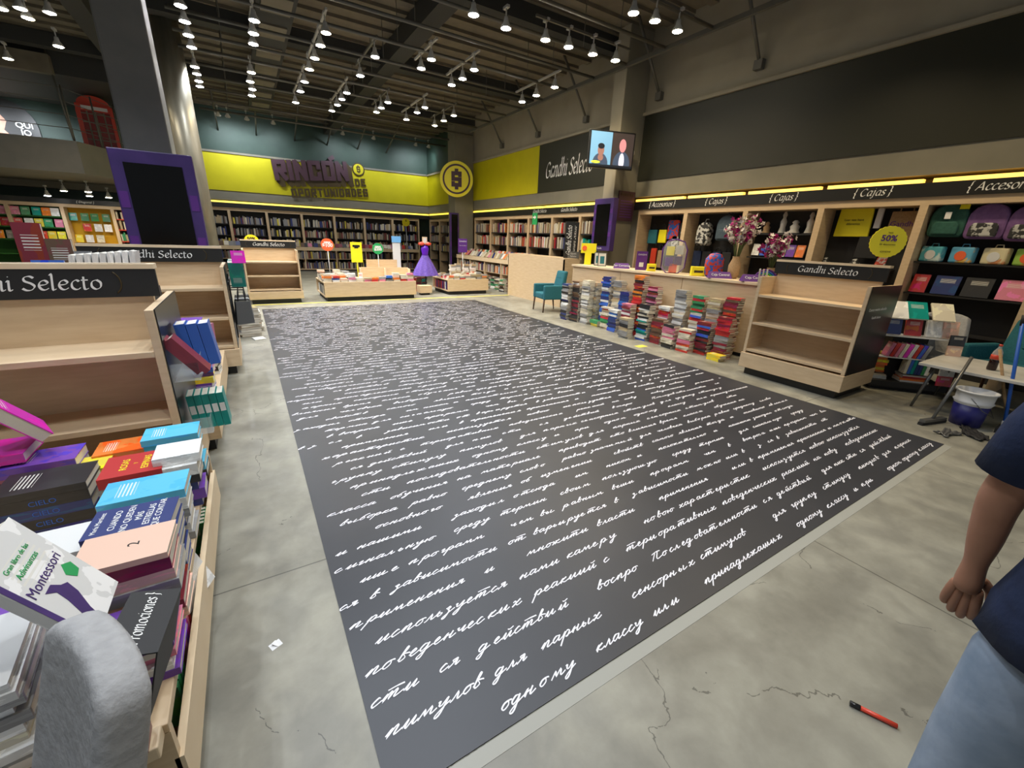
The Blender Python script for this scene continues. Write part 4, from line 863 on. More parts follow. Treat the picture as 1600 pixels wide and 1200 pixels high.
blocks('dollar_mark','$',.58,M['plum'],o,(0,-.05,-.29),FRONT,.012,.42,.22)
# television on the pier
o=empty('television',(6.62,7.08,3.37),-.30,'wall television showing a two-person video call, hung on the pier','television')
b=MB(); b.box(-.50,.50,0,.06,-.34,.34,M['black']); obj('casing',b,o,bev=.008)
b=MB(); b.box(.32,.44,.06,.52,-.05,.05,M['blackmat']); obj('wall_arm',b,o)
M['scr_blue']=mat('screen_pale_blue',(.1,.2,.3),.3,emit=(.17,.36,.50),es=.8); M['scr_dark']=mat('screen_dark_brown',(.02,.015,.01),.3,emit=(.05,.035,.03),es=.8)
M['scr_skin']=mat('screen_face',(.3,.1,.1),.3,emit=(.62,.25,.25),es=.8); M['scr_skin2']=mat('screen_tan_face',(.2,.1,.07),.3,emit=(.22,.11,.09),es=.8); M['scr_suit']=mat('screen_suit',(.03,.04,.06),.3,emit=(.05,.07,.11),es=.8); M['scr_shirt']=mat('screen_shirt',(.5,.5,.6),.3,emit=(.5,.5,.62),es=.8)
M['scr_black']=mat('screen_black',(.01,.01,.01),.3,emit=(.012,.015,.02),es=.8); M['scr_yel']=mat('screen_yellow',(.5,.5,.05),.3,emit=(.6,.65,.05),es=.8)
b=MB(); b.box(-.47,-.01,-.004,0,-.27,.31,M['scr_blue']); b.box(.0,.47,-.004,0,-.27,.31,M['scr_dark']); b.box(-.47,.47,-.004,0,-.31,-.27,M['scr_black'])
def ell(cx,cz,rx,rz,m,y=-.006,n=20): b.prism([(cx+rx*math.cos(2*PI*k/n),-max(cz+rz*math.sin(2*PI*k/n),-.268)) for k in range(n)],0,.002,m,Matrix.Translation((0,y,0))@Matrix.Rotation(-PI/2,4,'X')@Matrix.Scale(1,4))
ell(-.24,-.27,.17,.2,M['scr_suit'],-.006); ell(-.24,-.02,.07,.10,M['scr_skin2'],-.009); ell(-.24,.055,.072,.05,M['scr_black'],-.011); ell(-.24,-.15,.06,.06,M['scr_skin2'],-.011); ell(-.34,-.235,.1,.025,M['scr_yel'],-.012)
ell(.23,-.25,.19,.24,M['scr_suit'],-.006); ell(.23,-.2,.06,.16,M['scr_shirt'],-.009); ell(.23,.09,.075,.12,M['scr_skin'],-.012)
obj('video_picture',b,o)
o=empty('security_lamp',(7.45,7.34,3.45),0,'small round white lamp on a bracket, right of the television','lamp'); b=MB(); b.tube([(-.12,.08,.05),(0,0,.03)],.015,M['lampw'],6); obj('bracket',b,o); b=MB(); b.lathe([(.02,.06),(.06,.03),(.07,-.04),(.0,-.06)],M['lensw' if 0 else 'lampw'],TR((0,0,0),(.9,0,.3)),16); obj('lamp_head',b,o)
o=empty('poster',(7.5,7.405,2.08),0,'plum notice board with pale lines on the pier beside the counter','poster'); slab('board',-.24,.25,0,.62,M['plum'],o); text('lettering','GANDHI',.1,M['brown'],o,(0,-.032,.55),FRONT,.002)
for k in range(7): slab('text_line',-.18,.18,.08+k*.055,.095+k*.055,M['violet'],o,.004,-.03)
def totem(loc,rz,w,h,z0,label,mt=.1,border=.09,depth=.14,t='Gandhi'):
    o=empty('screen_totem',loc,rz,label,'screen totem'); b=MB(); b.box(-w/2,w/2,0,depth,z0,h,M['purple'])
    obj('purple_frame',b,o,bev=.01)
    b=MB(); b.box(-w/2+border,w/2-border,-.012,0,z0+border*1.1,h-border*1.2,M['screen']); obj('screen',b,o)
    for s in (-1,1):
        for k in range(3): b=MB(); b.box(s*(w/2-border/2)-border*.35,s*(w/2-border/2)+border*.35,-.006,0,z0+(h-z0)*(.28+.22*k),z0+(h-z0)*(.36+.22*k),M['violet']); obj('frame_mark',b,o)
    text('lettering',t,border*.5,M['whitep'],o,(0,-.008,z0+border*.5),FRONT,.002); return o
t1=totem((-.80,7.1,0),.0,.80,2.43,.12,'tall purple totem with a large black screen in front of the grey column',border=.12,t='GANDHI'); box1('base_plate',-.45,.45,-.12,.3,0,.12,M['blackmat'],t1)
t2=totem((7.02,7.50,0),-PI/2-.0,.62,2.53,1.42,'purple framed black screen hung on the pier by the television',border=.1); t2.location=(7.0,7.56,0); 
t3=totem((6.97,15.63,0),-.1,.34,2.45,.0,'slim dark totem standing against the dollar pier',border=.05); 
o=empty('price_card',(5.75,12.3,.43),-.2,'purple sign card on a white post over the smaller low table','sign'); slab('card_board',-.14,.14,.72,1.12,M['violet'],o,.02); b=MB(); b.tube([(0,0,0),(0,0,.72)],.01,M['whitep']); obj('post',b,o); text('lettering','GANDHI',.06,M['whitep'],o,(0,-.023,1.04),FRONT,.001); text('lettering','Zona de ofertas',.034,M['whitep'],o,(0,-.023,.92),FRONT,.001)
o=empty('exit_sign',(7.4,10.84,2.18),-PI/2,'small green exit arrow sign hanging before the bookcases','sign'); slab('green_board',-.12,.12,-.16,.16,M['green'],o,.02)
b=MB(); b.prism([(-.08,-.02),(0.0,-.02),(0.0,-.06),(.08,0),(0.0,.06),(0.0,.02),(-.08,.02)],0,.004,M['white'],TR((0,-.021,.04),(PI/2,0,0))); obj('arrow',b,o)
b=MB(); b.tube([(0,-.01,.16),(0,-.01,.36),(0,.40,.36)],.006,M['steel'],6); obj('hanger',b,o)
for i,(x,y) in enumerate(((6.86,8.52),(7.08,8.62))):
    o=empty('standing_banner',(x,y,1.2),-.55,'%s of two black banners lettered upwards on the partition'%('left' if i==0 else 'right'),'banner'); slab('banner_board',-.11,.11,0,.85,M['sign'],o,.05)
    nib('lettering','Gandhi Selecto',.15,M['white'],o,(0,-.052,.42),(PI/2,-PI/2,0),.001,.18,.09,.75)
o=empty('desk_sign',(6.95,8.42,1.2),-.6,'small grey two-line sign on the partition in front of the black banners','sign'); slab('board',-.14,.14,0,.16,M['metalg'],o,.02); text('lettering','Gandhi',.05,M['whitep'],o,(0,-.023,.11),FRONT,.001); text('lettering','Selecto',.05,M['whitep'],o,(0,-.023,.05),FRONT,.001)
# round and coloured price signs over the tables
def disc_sign(loc,rz,r,m,s,label,pz=.5,size=.1,tm='white'):
    o=empty('round_price_sign',loc,rz,label,'price sign'); b=MB(); b.disc(r,.02,M[m],TR((0,0,pz+r),(PI/2,0,0)),36); obj('sign_disc',b,o)
    b=MB(); b.tube([(0,-.01,0),(0,-.01,pz+.02)],.008,M['whitep']); obj('post',b,o); 
    for k,(ss,sz) in enumerate(s): text('lettering',ss,sz,M[tm],o,(0,-.023,pz+r+(.35-k*.45)*r),FRONT,.001,0,.004)
    return o
disc_sign((1.78,11.75,.45),0,.15,'orange',[('DESDE',.05),('$100',.12)],'round orange price sign reading $100 above the long low table',.69)
disc_sign((3.02,11.75,.45),0,.14,'green',[('DESDE',.05),('$200',.1)],'round green price sign reading $200 above the long low table',.63)
disc_sign((.10,11.75,1.2),0,.15,'yellowp',[('50%',.1),('GANDHI',.04)],'round yellow sign standing behind the far small gondola',.22,tm='brown').location=(.17,11.75,.95)
disc_sign((6.3,19.4,0),0,.17,'yellowp',[('%',.1)],'round yellow sign on a tall post before the far bookcases',1.95,tm='brown')
o=empty('yellow_easel_sign',(2.47,11.75,.45),0,'bright yellow card with a black figure on the long low table','sign'); slab('card_board',-.14,.14,.42,.92,M['yellowp'],o,.02); b=MB(); b.box(-.09,.09,-.025,-.02,.80,.85,M['black']); b.box(-.05,.05,-.025,-.02,.77,.8,M['black']); obj('black_figure',b,o); b=MB(); b.tube([(0,0,0),(0,0,.45)],.012,M['yellowp']); obj('post',b,o)
slabo=empty('price_tag',(2.42,11.25,.52),0,'small white tag standing on the books of the long low table','price tag'); slab('tag_card',-.05,.05,0,.13,M['white'],slabo,.004); text('lettering','$35',.05,M['red'],slabo,(0,-.006,.07),FRONT,.001)
# two open display boxes on the long table
o=empty('open_display_box',(3.05,11.38,.5),-.12,'tilted empty maple tray box with two compartments on the long low table','display box')
for nm_,(x0,x1,y0,y1,z0_,z1_) in {'base_board':(-.60,.66,-.16,.16,0,.03),'back_board':(-.60,.66,.13,.16,.03,.26),'front_lip':(-.60,.66,-.18,-.16,0,.07)}.items(): box1(nm_,x0,x1,y0,y1,z0_,z1_,M['wood'],o)
for x in (-.6,.02,.64): box1('divider',x,x+.02,-.14,.13,.03,.24,M['woodedge'],o)
o=empty('open_display_box',(2.9,12.05,.5),0,'rear maple tray box on the long low table beneath the green price sign','display box'); box1('back_board',-.1,.75,.13,.15,.1,.42,M['wood'],o); box1('base_board',-.1,.75,-.14,.15,0.0,.1,M['wood'],o); box1('front_lip',-.1,.75,-.16,-.14,.05,.22,M['woodedge'],o)
# small tulle dress
o=empty('display_dress',(4.42,12.0,0),0,'purple tulle costume dress on a stand between the two low tables','dress')
b=MB(); b.lathe([(.17,0),(.17,.02),(.02,.04),(.02,.75)],M['metalg'],n=20); obj('stand',b,o)
M['tulle']=noisy('purple_tulle',(.10,.05,.35),(.17,.10,.42),30,.8); M['bodice']=mat('purple_satin',(.10,.01,.45),.35)
b=MB(); n=40; prof=[(.36,.50),(.30,.66),(.20,.86),(.11,1.02),(.10,1.06)]
vs=[];fs=[]
for j,(r,z) in enumerate(prof):
    for i in range(n): a=2*PI*i/n; rr=r*(1+.10*math.sin(a*10)*(1-j/4)); vs.append((rr*math.cos(a),rr*math.sin(a)*.8,z))
fs=[(j*n+i,j*n+(i+1)%n,(j+1)*n+(i+1)%n,(j+1)*n+i) for j in range(4) for i in range(n)]; b.add(vs,fs,M['tulle'],None,True); obj('skirt',b,o)
b=MB(); b.lathe([(.10,1.02),(.085,1.10),(.115,1.24),(.09,1.30),(.03,1.33)],M['bodice'],TR((0,0,0),(0,0,0),(1,.75,1)),20); obj('bodice',b,o)
b=MB(); b.lathe([(.0,0),(.08,.02),(.09,.07),(.0,.11)],M['red'],TR((-.10,0,1.32))); b.lathe([(.0,0),(.08,.02),(.09,.07),(.0,.11)],M['red'],TR((.10,0,1.32))); obj('red_sleeves',b,o)
b=MB(); b.box(-.07,.07,-.02,.0,1.36,1.56,M['woodedge']); b.box(-.045,.045,-.024,-.02,1.40,1.53,M['whitep']); obj('hanger_card',b,o)
for i,(x,c) in enumerate(((4.2,'red'),(4.33,'brown'),(4.5,'teal'))): 
    pile(x,12.4,.0,9,[c,c,'maroon'],'the %s pile under the purple dress'%nth(i),.12,.16,.045,PI/2,.05,group='piles under the purple dress')
o=empty('leaflet_stand',(3.72,12.4,0),0,'narrow stand with a pale blue header left of the purple dress','stand'); b=MB(); b.box(-.11,.11,0,.02,0,1.5,M['whitep']); obj('stand_board',b,o); b=MB(); b.box(-.13,.13,-.02,0,1.38,1.55,M['cyanp'] if 'cyanp' in M else M.setdefault('cyanp',mat('pale_blue_card',(.15,.4,.75),.4))); obj('header_card',b,o)
# ------------------------------------------------------------------ things on the checkout counter
CG='things on the checkout counter'
def at(a,d,name,label,cat,rz=0,h=0):
    p=onc(a,d); return empty(name,p,-PI/2+ca+PI/2*.55+rz,label,cat)
o=at(.12,.3,'totem_sign','yellow T-shaped sign with a dark roundel at the far end of the counter','sign'); slab('yellow_board',-.16,.16,.24,.44,M['yellowp'],o); slab('yellow_stem',-.07,.07,0,.24,M['yellowp'],o); b=MB(); b.disc(.05,.01,M['orange'],TR((-.09,-.03,.34),(PI/2,0,0))); obj('roundel',b,o)
for i,(a,d,w) in enumerate(((.42,.3,.15),(.62,.22,.18))):
    o=at(a,d,'framed_card','%s of two pale framed cards beside the yellow sign on the counter'%('left' if i==0 else 'right'),'frame',.1*i); b=MB(); b.box(-w/2,w/2,0,.02,0,.27,M['metalg']); ob=obj('frame',b,o); ob.rotation_euler=(-.15,0,0); b=MB(); b.box(-w/2+.015,w/2-.015,-.003,0,.015,.255,M['marble']); b.box(-w/4,w/4,-.005,-.003,.05,.2,M['tealfab']); obj('picture',b,ob)
def wedge(a,d,w,label,s='Gandhi'):
    o=at(a,d,'wedge_sign',label,'sign'); b=MB(); b.add([(-w/2,-.06,0),(w/2,-.06,0),(w/2,.06,0),(-w/2,.06,0),(-w/2+.02,.0,.10),(w/2-.02,.0,.10)],[(0,3,2,1),(0,1,5,4),(3,4,5,2),(0,4,3),(1,2,5)],M['violet']); obj('wedge_body',b,o)
    text('lettering',s,.055,M['whitep'],o,(0,-.036,.055),(PI/2*.66,0,0),.001); return o
wedge(1.2,.15,.30,'purple wedge sign with a small white ball on the left part of the counter','Fair Comienza')
b=MB(); b.lathe([(0,0),(.02,.008),(.026,.026),(.02,.044),(0,.052)],M['white'],TR(onc(1.26,.3,1.132))); tag(obj('white_ball',b),'small white ball behind the first purple wedge sign','ball')
o=at(1.62,.2,'card_stand','purple card stand printed with white lines on the counter','sign'); slab('card_board',-.10,.10,0,.34,M['violet'],o,.012); text('lettering','GANDHI',.04,M['whitep'],o,(0,-.015,.28),FRONT,.001); b=MB(); b.box(-.04,.04,-.014,-.012,.06,.14,M['whitep']); obj('pale_square',b,o)
def cube_sign(a,d,w,h,m,label):
    o=at(a,d,'desk_box',label,'box'); b=MB(); b.prism([(-w/2,-.05),(w/2,-.05),(w/2,.05),(-w/2,.05)],0,h,M[m]); obj('box_body',b,o,bev=.008); slab('box_label',-w/3,w/3,h*.35,h*.6,M['brown'],o,.002,-.05); return o
cube_sign(1.86,.2,.15,.13,'yellowp','small bright yellow box right of the purple card stand'); cube_sign(2.82,.15,.22,.15,'yellowp','wider dull yellow box in the middle of the counter')
# clear oval basket of small packets
o=at(2.3,.2,'clear_backpack','clear oval backpack filled with coloured packets on the counter','backpack')
b=MB(); b.lathe([(.0,0),(.17,.02),(.2,.1),(.2,.42),(.15,.52),(0,.55)],M['clear'],TR((0,0,0),(0,0,0),(1,.6,1)),28); obj('clear_shell',b,o)
for i,(x,z,m_) in enumerate(((-.08,.34,'yellowp'),(.07,.36,'marble'),(-.08,.16,'violet'),(.07,.18,'purple'),(0,.05,'red'))): slab('packet',x-.065,x+.065,z-.04,z+.11,M[m_],o,.03,.0)
b=MB(); b.tube([(-.2,0,.1),(-.21,0,.4),(-.14,0,.53),(0,0,.57),(.14,0,.53),(.21,0,.4),(.2,0,.1),(.1,0,.0),(-.1,0,0),(-.2,0,.1)],.013,M['violet'],6); obj('purple_trim',b,o)
for i,(a,m1,s) in enumerate(((3.22,'red','Caja Central'),(3.75,'orange','Caja Central'))):
    wedge(a,.12,.36,'purple wedge sign %s'%('left of the flower vase' if i==0 else 'beside the empty gondola at the near counter end'),s)
o=at(3.0,.30,'soft_toy_pack','colourful patterned bag of bears standing behind a purple wedge sign','bag')
b=MB(); b.lathe([(.10,0),(.15,.05),(.15,.28),(.09,.36),(0,.38)],M['patt'] if 'patt' in M else M.setdefault('patt',noisy('multicoloured_print',(.6,.05,.02),(.02,.12,.5),22,.5,lo=.48,hi=.52)),TR((0,0,0),(0,0,0),(1,.6,1)),20); obj('bag_body',b,o)
o=at(3.82,.34,'rainbow_fan','small rainbow arch decoration behind the near purple wedge sign','decoration')
b=MB()
for k,m_ in enumerate(('violet','blue','green','yellowp','red')):
    r=.17-k*.028; P=[(r*math.cos(t),0,r*math.sin(t)) for t in [PI*q/16 for q in range(17)]]; b.tube(P,.014,M[m_],6)
obj('rainbow_arch',b,o)
def vase(p,label,h=.32,nst=9,R=.26,H=.62,seed=1):
    rr=random.Random(seed); o=empty('flower_vase',p,0,label,'vase of flowers')
    b=MB(); b.lathe([(.06,0),(.085,.05),(.09,h*.6),(.05,h*.9),(.055,h)],M['kraft'],n=20,cap=False); obj('jute_vase',b,o)
    st=MB(); pm=MB(); pc=MB()
    for i in range(nst):
        a=rr.uniform(0,2*PI); r=rr.uniform(.3,1)*R; top=h+H*rr.uniform(.6,1)
        P=[(0,0,h*.5),(r*.3*math.cos(a),r*.3*math.sin(a),h+H*.25),(r*math.cos(a),r*math.sin(a),top)]; st.tube(P,.005,M['green_stem'] if 'green_stem' in M else M.setdefault('green_stem',mat('flower_stem',(.12,.16,.05),.6)),5)
        for k in range(13):
            t=.25+.75*k/12; q=Vector(P[1])*(1-t)+Vector(P[2])*t if t>0 else Vector(P[1])
            q=q+Vector((rr.uniform(-.05,.05),rr.uniform(-.05,.05),rr.uniform(-.03,.03)))
            T=Matrix.Translation(q)@Matrix.Rotation(rr.uniform(0,6),4,Vector((rr.uniform(-1,1),rr.uniform(-1,1),rr.uniform(-1,1))).normalized())
            tgt,m_=(pm,M['magenta']) if i%2 else (pc,M['petal'])
            for f in range(5):
                c,s=math.cos(2*PI*f/5),math.sin(2*PI*f/5); T2=T@Matrix.Rotation(2*PI*f/5,4,'Z')
                tgt.add([(0,0,0),(.016,-.016,.006),(.042,0,.014),(.016,.016,.006)],[(0,1,2,3)],m_,T2); tgt.add([(0,0,-.001),(.016,-.016,.004),(.042,0,.012),(.016,.016,.004)],[(3,2,1,0)],m_,T2)
    obj('stems',st,o); obj('magenta_petals',pm,o); obj('cream_petals',pc,o); return o
vase(onc(3.33,.32),'jute vase of tall magenta and cream blossoms on the counter',.34,17,.30,.60,2)
vase(onc(3.80,.50),'second vase of magenta and cream blossoms just left of the gondola header',.20,16,.24,.50,5)
for i in range(3): book('book',basisM(onc(3.9+i*.05,-.02,1.132+.1)+Vector((0,0,0)),(-.6,-.3,0),(.05,.1,1)),.1,.19,.02,('white','red','white')[i],'%s white or red card tucked at the counter corner beside the gondola'%nth(i),'cards at the counter corner')
# ------------------------------------------------------------------ goods in the bays behind the counter (hang on the dark back at x=8.2)
XB=XW+.38
def hang(y,z,name,label,cat): return empty(name,(XB-.09,y,z),-PI/2,label,cat)
def tote(y,z,w,h,m,label,name='tote_bag',handle='blackmat',txt=None,tm='brown',sz=.06,hl=.12):
    o=hang(y,z,name,label,'bag'); b=MB(); b.prism([(-w/2,0),(w/2,0),(w*.46,h),(-w*.46,h)],-.02,.025,M[m],Matrix.Rotation(PI/2,4,'X')); obj('bag_body',b,o,bev=.01)
    b=MB(); b.tube([(-w*.22,0,h-.01),(-w*.18,0,h+hl*.8),(0,0,h+hl),(w*.18,0,h+hl*.8),(w*.22,0,h-.01)],.008,M[handle],6); obj('handle',b,o)
    if txt:
        for k,s in enumerate(txt): text('lettering',s,sz,M[tm],o,(0,-.028,h*.55-k*sz*1.3),FRONT,.001)
    return o
tote(3.12,1.83,.46,.44,'yellowp','bright yellow carrier bag hanging in the bay above the gondola',txt=['Leer nos hace','diferentes'],sz=.045,hl=.05,handle='yellowp')
tote(2.52,1.80,.34,.38,'kraft','brown jute shopping bag with purple lettering behind the fifty per cent sign',handle='kraft',txt=['Gandhi'],tm='violet',sz=.1,hl=.17)
tote(2.82,1.95,.08,.28,'whitep','narrow white strap hanging between the yellow and the jute bag','hanging_strap',hl=.06)
tote(2.85,1.52,.30,.32,'blackmat','black cloth bag hanging low beside the jute bag')
tote(7.0,1.62,.26,.30,'tealfab','green and yellow folded bag in the first bay from the pier'); tote(6.72,1.64,.22,.28,'yellowp','yellow striped bag at the left edge of the first bay')
tote(6.45,1.72,.30,.40,'patt','patterned tote bag in the middle of the first display bay',hl=.2); tote(6.14,1.62,.30,.44,'blackmat','black tote with white lettering in the first display bay',txt=['LIBROS','y M\u00c1S'],tm='white',hl=.2)
M['camo']=noisy('black_white_camouflage',(.03,.03,.03),(.55,.55,.52),14,.7,lo=.48,hi=.52)
tote(6.3,1.5,.3,.3,'camo','black and white patterned bag low in the first display bay')
def backpack(y,z,w,h,m,label,m2=None,tagc=None,d=.16):
    o=hang(y,z,'backpack',label,'backpack'); b=MB(); n=20
    pts=[(-w/2,.04),(-w/2+.03,0),(w/2-.03,0),(w/2,.04),(w/2,h*.6)]+[(w/2*math.cos(t),h*.6+h*.4*math.sin(t)) for t in [PI*k/12 for k in range(1,12)]]+[(-w/2,h*.6)]
    b.prism(pts,-.02,d,M[m],Matrix.Rotation(PI/2,4,'X')); obj('pack_body',b,o,bev=.03)
    b=MB(); pts=[(-w*.36,.03),(w*.36,.03),(w*.36,h*.34),(w*.28,h*.45),(-w*.28,h*.45),(-w*.36,h*.34)]; b.prism(pts,d,d+.05,M[m2 or m],Matrix.Rotation(PI/2,4,'X')); obj('front_pocket',b,o,bev=.015)
    b=MB(); b.tube([(-.05,-d*.3,h-.01),(-.03,-d*.3,h+.06),(.03,-d*.3,h+.06),(.05,-d*.3,h-.01)],.009,M[m2 or m],6); obj('top_loop',b,o)
    if tagc: b=MB(); b.box(-.03,.03,-d-.06,-d-.052,h*.52,h*.72,M['white']); b.box(.08,.17,-d-.03,-d-.02,h*.8,h*.93,M['yellowp']); obj('price_label',b,o)
    return o
M['pine']=noisy('dark_green_canvas',(.02,.09,.07),(.03,.12,.09),30,.8); M['lilac']=noisy('lilac_canvas',(.17,.08,.24),(.22,.11,.3),20,.7); M['slate']=noisy('slate_blue_canvas',(.05,.08,.11),(.065,.1,.13),20,.8)
backpack(5.15,1.72,.36,.46,'slate','plain slate blue backpack in the second bay behind the flowers'); backpack(5.62,1.62,.28,.44,'camo','black and white camouflage backpack in the second display bay'); backpack(4.88,1.66,.26,.44,'camo','black and white backpack with a white tag beside the flowers','camo',1)
backpack(2.02,1.84,.36,.42,'pine','dark green backpack with yellow tag in the fifth display bay',None,1); backpack(1.66,1.82,.36,.42,'lilac','lilac backpack with a grey front pocket next to the green one','camo'); backpack(1.30,1.80,.36,.42,'lilac','lilac backpack cut by the right picture edge','camo')
for i in range(4): tote(5.75-i*.22,1.15,.2,.36,'blackmat' if i%2 else 'navy','%s dark folded bag on the low row of the second bay'%nth(i),hl=.08)
tote(6.9,1.12,.16,.40,'red','red bag hanging low at the pier end'); tote(6.7,1.1,.16,.38,'kraft','tan bag hanging beside the low red bag')
b=MB(); o=empty('wall_shelf',(XB,4.1,0),-PI/2,'black shelf with small plaster figures in the third display bay','shelf')
for z in (1.86,1.46): box1('shelf_board',-.5,.55,-.26,.03,z-.02,z,M['blackmat'],o)
def figure(y,z,w,h,m,label):
    o=empty('figurine',(XB-.12,y,z),0,label,'figurine'); b=MB(); b.lathe([(w*.45,0),(w*.5,.02),(w*.35,h*.3),(w*.42,h*.55),(w*.2,h*.72),(w*.3,h*.85),(w*.12,h)],M[m],n=14); obj('figure_body',b,o); b=MB(); b.box(-w*.5,w*.5,-w*.5,w*.5,-.0,.015,M['blackmat']); obj('figure_base',b,o)
figure(4.42,1.86,.14,.2,'kraft','reddish brown bust on the shelf of the third display bay'); figure(4.15,1.86,.12,.36,'marble','tall pale column figure in the third display bay'); figure(3.95,1.86,.18,.22,'marble','rounded pale bust on the third bay shelf'); figure(3.72,1.86,.13,.34,'marble','second tall pale figure at the right of the third bay')
for i in range(6): book('picture_book',basisM((XB-.15,4.5-i*.15,1.47+.11),(0,-1,0),(.2,0,1)),.13,.2,.02,('white','blue','red','white','purple','orange')[i],'%s small cover on the lower shelf of the third display bay'%nth(i))
o=empty('wall_shelf',(XB,1.65,0),-PI/2,'black shelves carrying lunch boxes and picture books in the fifth bay','shelf')
for z in (1.52,1.10,.62): box1('shelf_board',-.58,.56,-.24,.03,z-.02,z,M['blackmat'],o)
M['aqua']=noisy('aqua_print',(.10,.45,.55),(.6,.75,.75),9,.5,lo=.52,hi=.6); M['sky']=noisy('sky_blue_lion_print',(.12,.42,.65),(.75,.45,.1),6,.5,lo=.55,hi=.6); M['creamp']=noisy('cream_print',(.72,.65,.42),(.6,.25,.1),6,.5,lo=.55,hi=.6); M['limep']=noisy('lime_print',(.35,.60,.10),(.8,.3,.1),6,.5,lo=.55,hi=.6)
for i,(y,m_,lb) in enumerate(((2.08,'aqua','aqua lunch box with a pink side'),(1.78,'sky','sky blue lunch box with a lion picture'),(1.48,'creamp','cream lunch box with a brown animal'),(1.20,'limep','lime green lunch box with an orange animal'))):
    o=empty('lunch_box',(XB-.14,y,1.521),-PI/2-.25,lb+' on the shelf below the backpacks','lunch box'); b=MB(); b.box(-.12,.12,-.055,.055,0,.2,M[m_]); obj('box_body',b,o,bev=.02); b=MB(); b.tube([(-.04,0,.195),(-.03,0,.235),(.03,0,.235),(.04,0,.195)],.007,M[m_],6); obj('handle',b,o); b=MB(); b.disc(.06,.004,M['orange' if i in(1,3) else 'whitep'],TR((0,-.056,.09),(PI/2,0,0))); obj('round_picture',b,o)
for i,(y,c,w,lb) in enumerate(((2.10,'red',.17,'red picture book with a blue panel'),(1.83,'navy',.25,'night blue picture book with a green hill'),(1.53,'black',.26,'black starry picture book with two figures'),(1.22,'pink',.24,'pink and white flowery picture book'))):
    o=book('picture_book',basisM((XB-.16,y,1.10+.125),(0,-1,0),(.3,0,1)),w,.25,.02,c,lb+' on the middle shelf of the fifth bay')
book('picture_book',basisM((XB-.16,1.9,.62+.11),(0,-1,0),(.3,0,1)),.2,.22,.02,'cream','cream picture book on the lowest shelf of the fifth bay')
for i,(y,w) in enumerate(((3.35,.14),(2.95,.16),(2.62,.14))): 
    figure(y,1.38,w,.13,'camo','%s small toy on the ledge right above the gondola header'%nth(i))
o=empty('wall_shelf',(XB,2.98,0),-PI/2,'black ledge with small toys in the fourth display bay','shelf'); box1('shelf_board',-.5,.5,-.26,.03,1.36,1.38,M['blackmat'],o)
# fifty per cent sign
o=empty('round_price_sign',(5.93,1.93,1.481),-.9,'round yellow sign reading 50% with a scalloped rim above the right gondola','price sign')
b=MB(); n=48; b.prism([((.158+.006*(k%2))*math.cos(2*PI*k/n),(.158+.006*(k%2))*math.sin(2*PI*k/n)) for k in range(n)],0,.012,M['yellowp'],TR((0,0,.24),(PI/2,0,0))); obj('sign_disc',b,o)
b=MB(); b.add([(-.055,0,0),(.04,0,0),(.05,0,.12),(-.03,0,.12),(-.055,.006,0),(.04,.006,0),(.05,.006,.12),(-.03,.006,.12)],[(0,1,2,3),(7,6,5,4),(0,4,5,1),(2,6,7,3)],M['stripe'] if 'stripe' in M else M.setdefault('stripe',noisy('red_white_stripes',(.75,.1,.05),(.8,.7,.6),30,.5,stretch=(1,.1,1),lo=.48,hi=.52))); obj('striped_post',b,o)
text('lettering','50%',.085,M['violet'],o,(0,-.014,.275),FRONT,.001,0,.002); text('lettering','de descuento',.026,M['brown'],o,(0,-.014,.215),FRONT,.0006); text('lettering','GANDHI',.024,M['brown'],o,(0,-.014,.14),FRONT,.0006); text('lettering','hasta',.02,M['brown'],o,(0,-.014,.335),FRONT,.0006)
#@@NEXT
# ------------------------------------------------------------------ chairs
def leg_mesh(p0,p1,r0,r1,m):
    b=MB(); b.tube([p0,p1],[r0,r1],m,8); return b
def armchair(loc,rz,label,sc=1,w=.62):
    o=empty('armchair',loc,rz,label,'armchair'); o.scale=(sc,sc,sc); fb=M['tealfab']; h=w/2
    box1('seat',-h+.09,h-.09,-.30,.20,.30,.44,fb,o,.03)
    b=MB(); b.add([(-h+.09,.14,.36),(h-.09,.14,.36),(h-.09,.27,.36),(-h+.09,.27,.36),(-h+.11,.26,.93),(h-.11,.26,.93),(h-.11,.36,.93),(-h+.11,.36,.93)],[(0,3,2,1),(4,5,6,7),(0,1,5,4),(1,2,6,5),(2,3,7,6),(3,0,4,7)],fb); bk=obj('backrest',b,o,bev=.03)
    for x in (-.1,0,.1):
        for z in (.62,.78): b=MB(); b.lathe([(0,0),(.013,.003),(0,.008)],fb,TR((x,.14+.12*(z-.36)/.57-.004,z),(PI/2,0,0)),10); obj('button',b,bk)
    for s in (-1,1): box1('armrest',s*h-(.09 if s>0 else 0),s*h+(.09 if s<0 else 0),-.30,.24,.30,.62,fb,o,.025)
    for sx in (-1,1):
        for sy in (-1,1): obj('leg',leg_mesh((sx*(h-.05),-.27 if sy<0 else .22,.31),(sx*(h-.04),-.29 if sy<0 else .27,0),.024,.014,M['darkwood']),o)
    return o
armchair((6.05,8.08,0),-PI/2-.15,'small teal armchair on dark legs at the far end of the checkout counter',1,.6)
armchair((7.38,.86,0),-PI/2-.35,'large teal armchair with buttoned back behind the coffee table',1.0,.80)
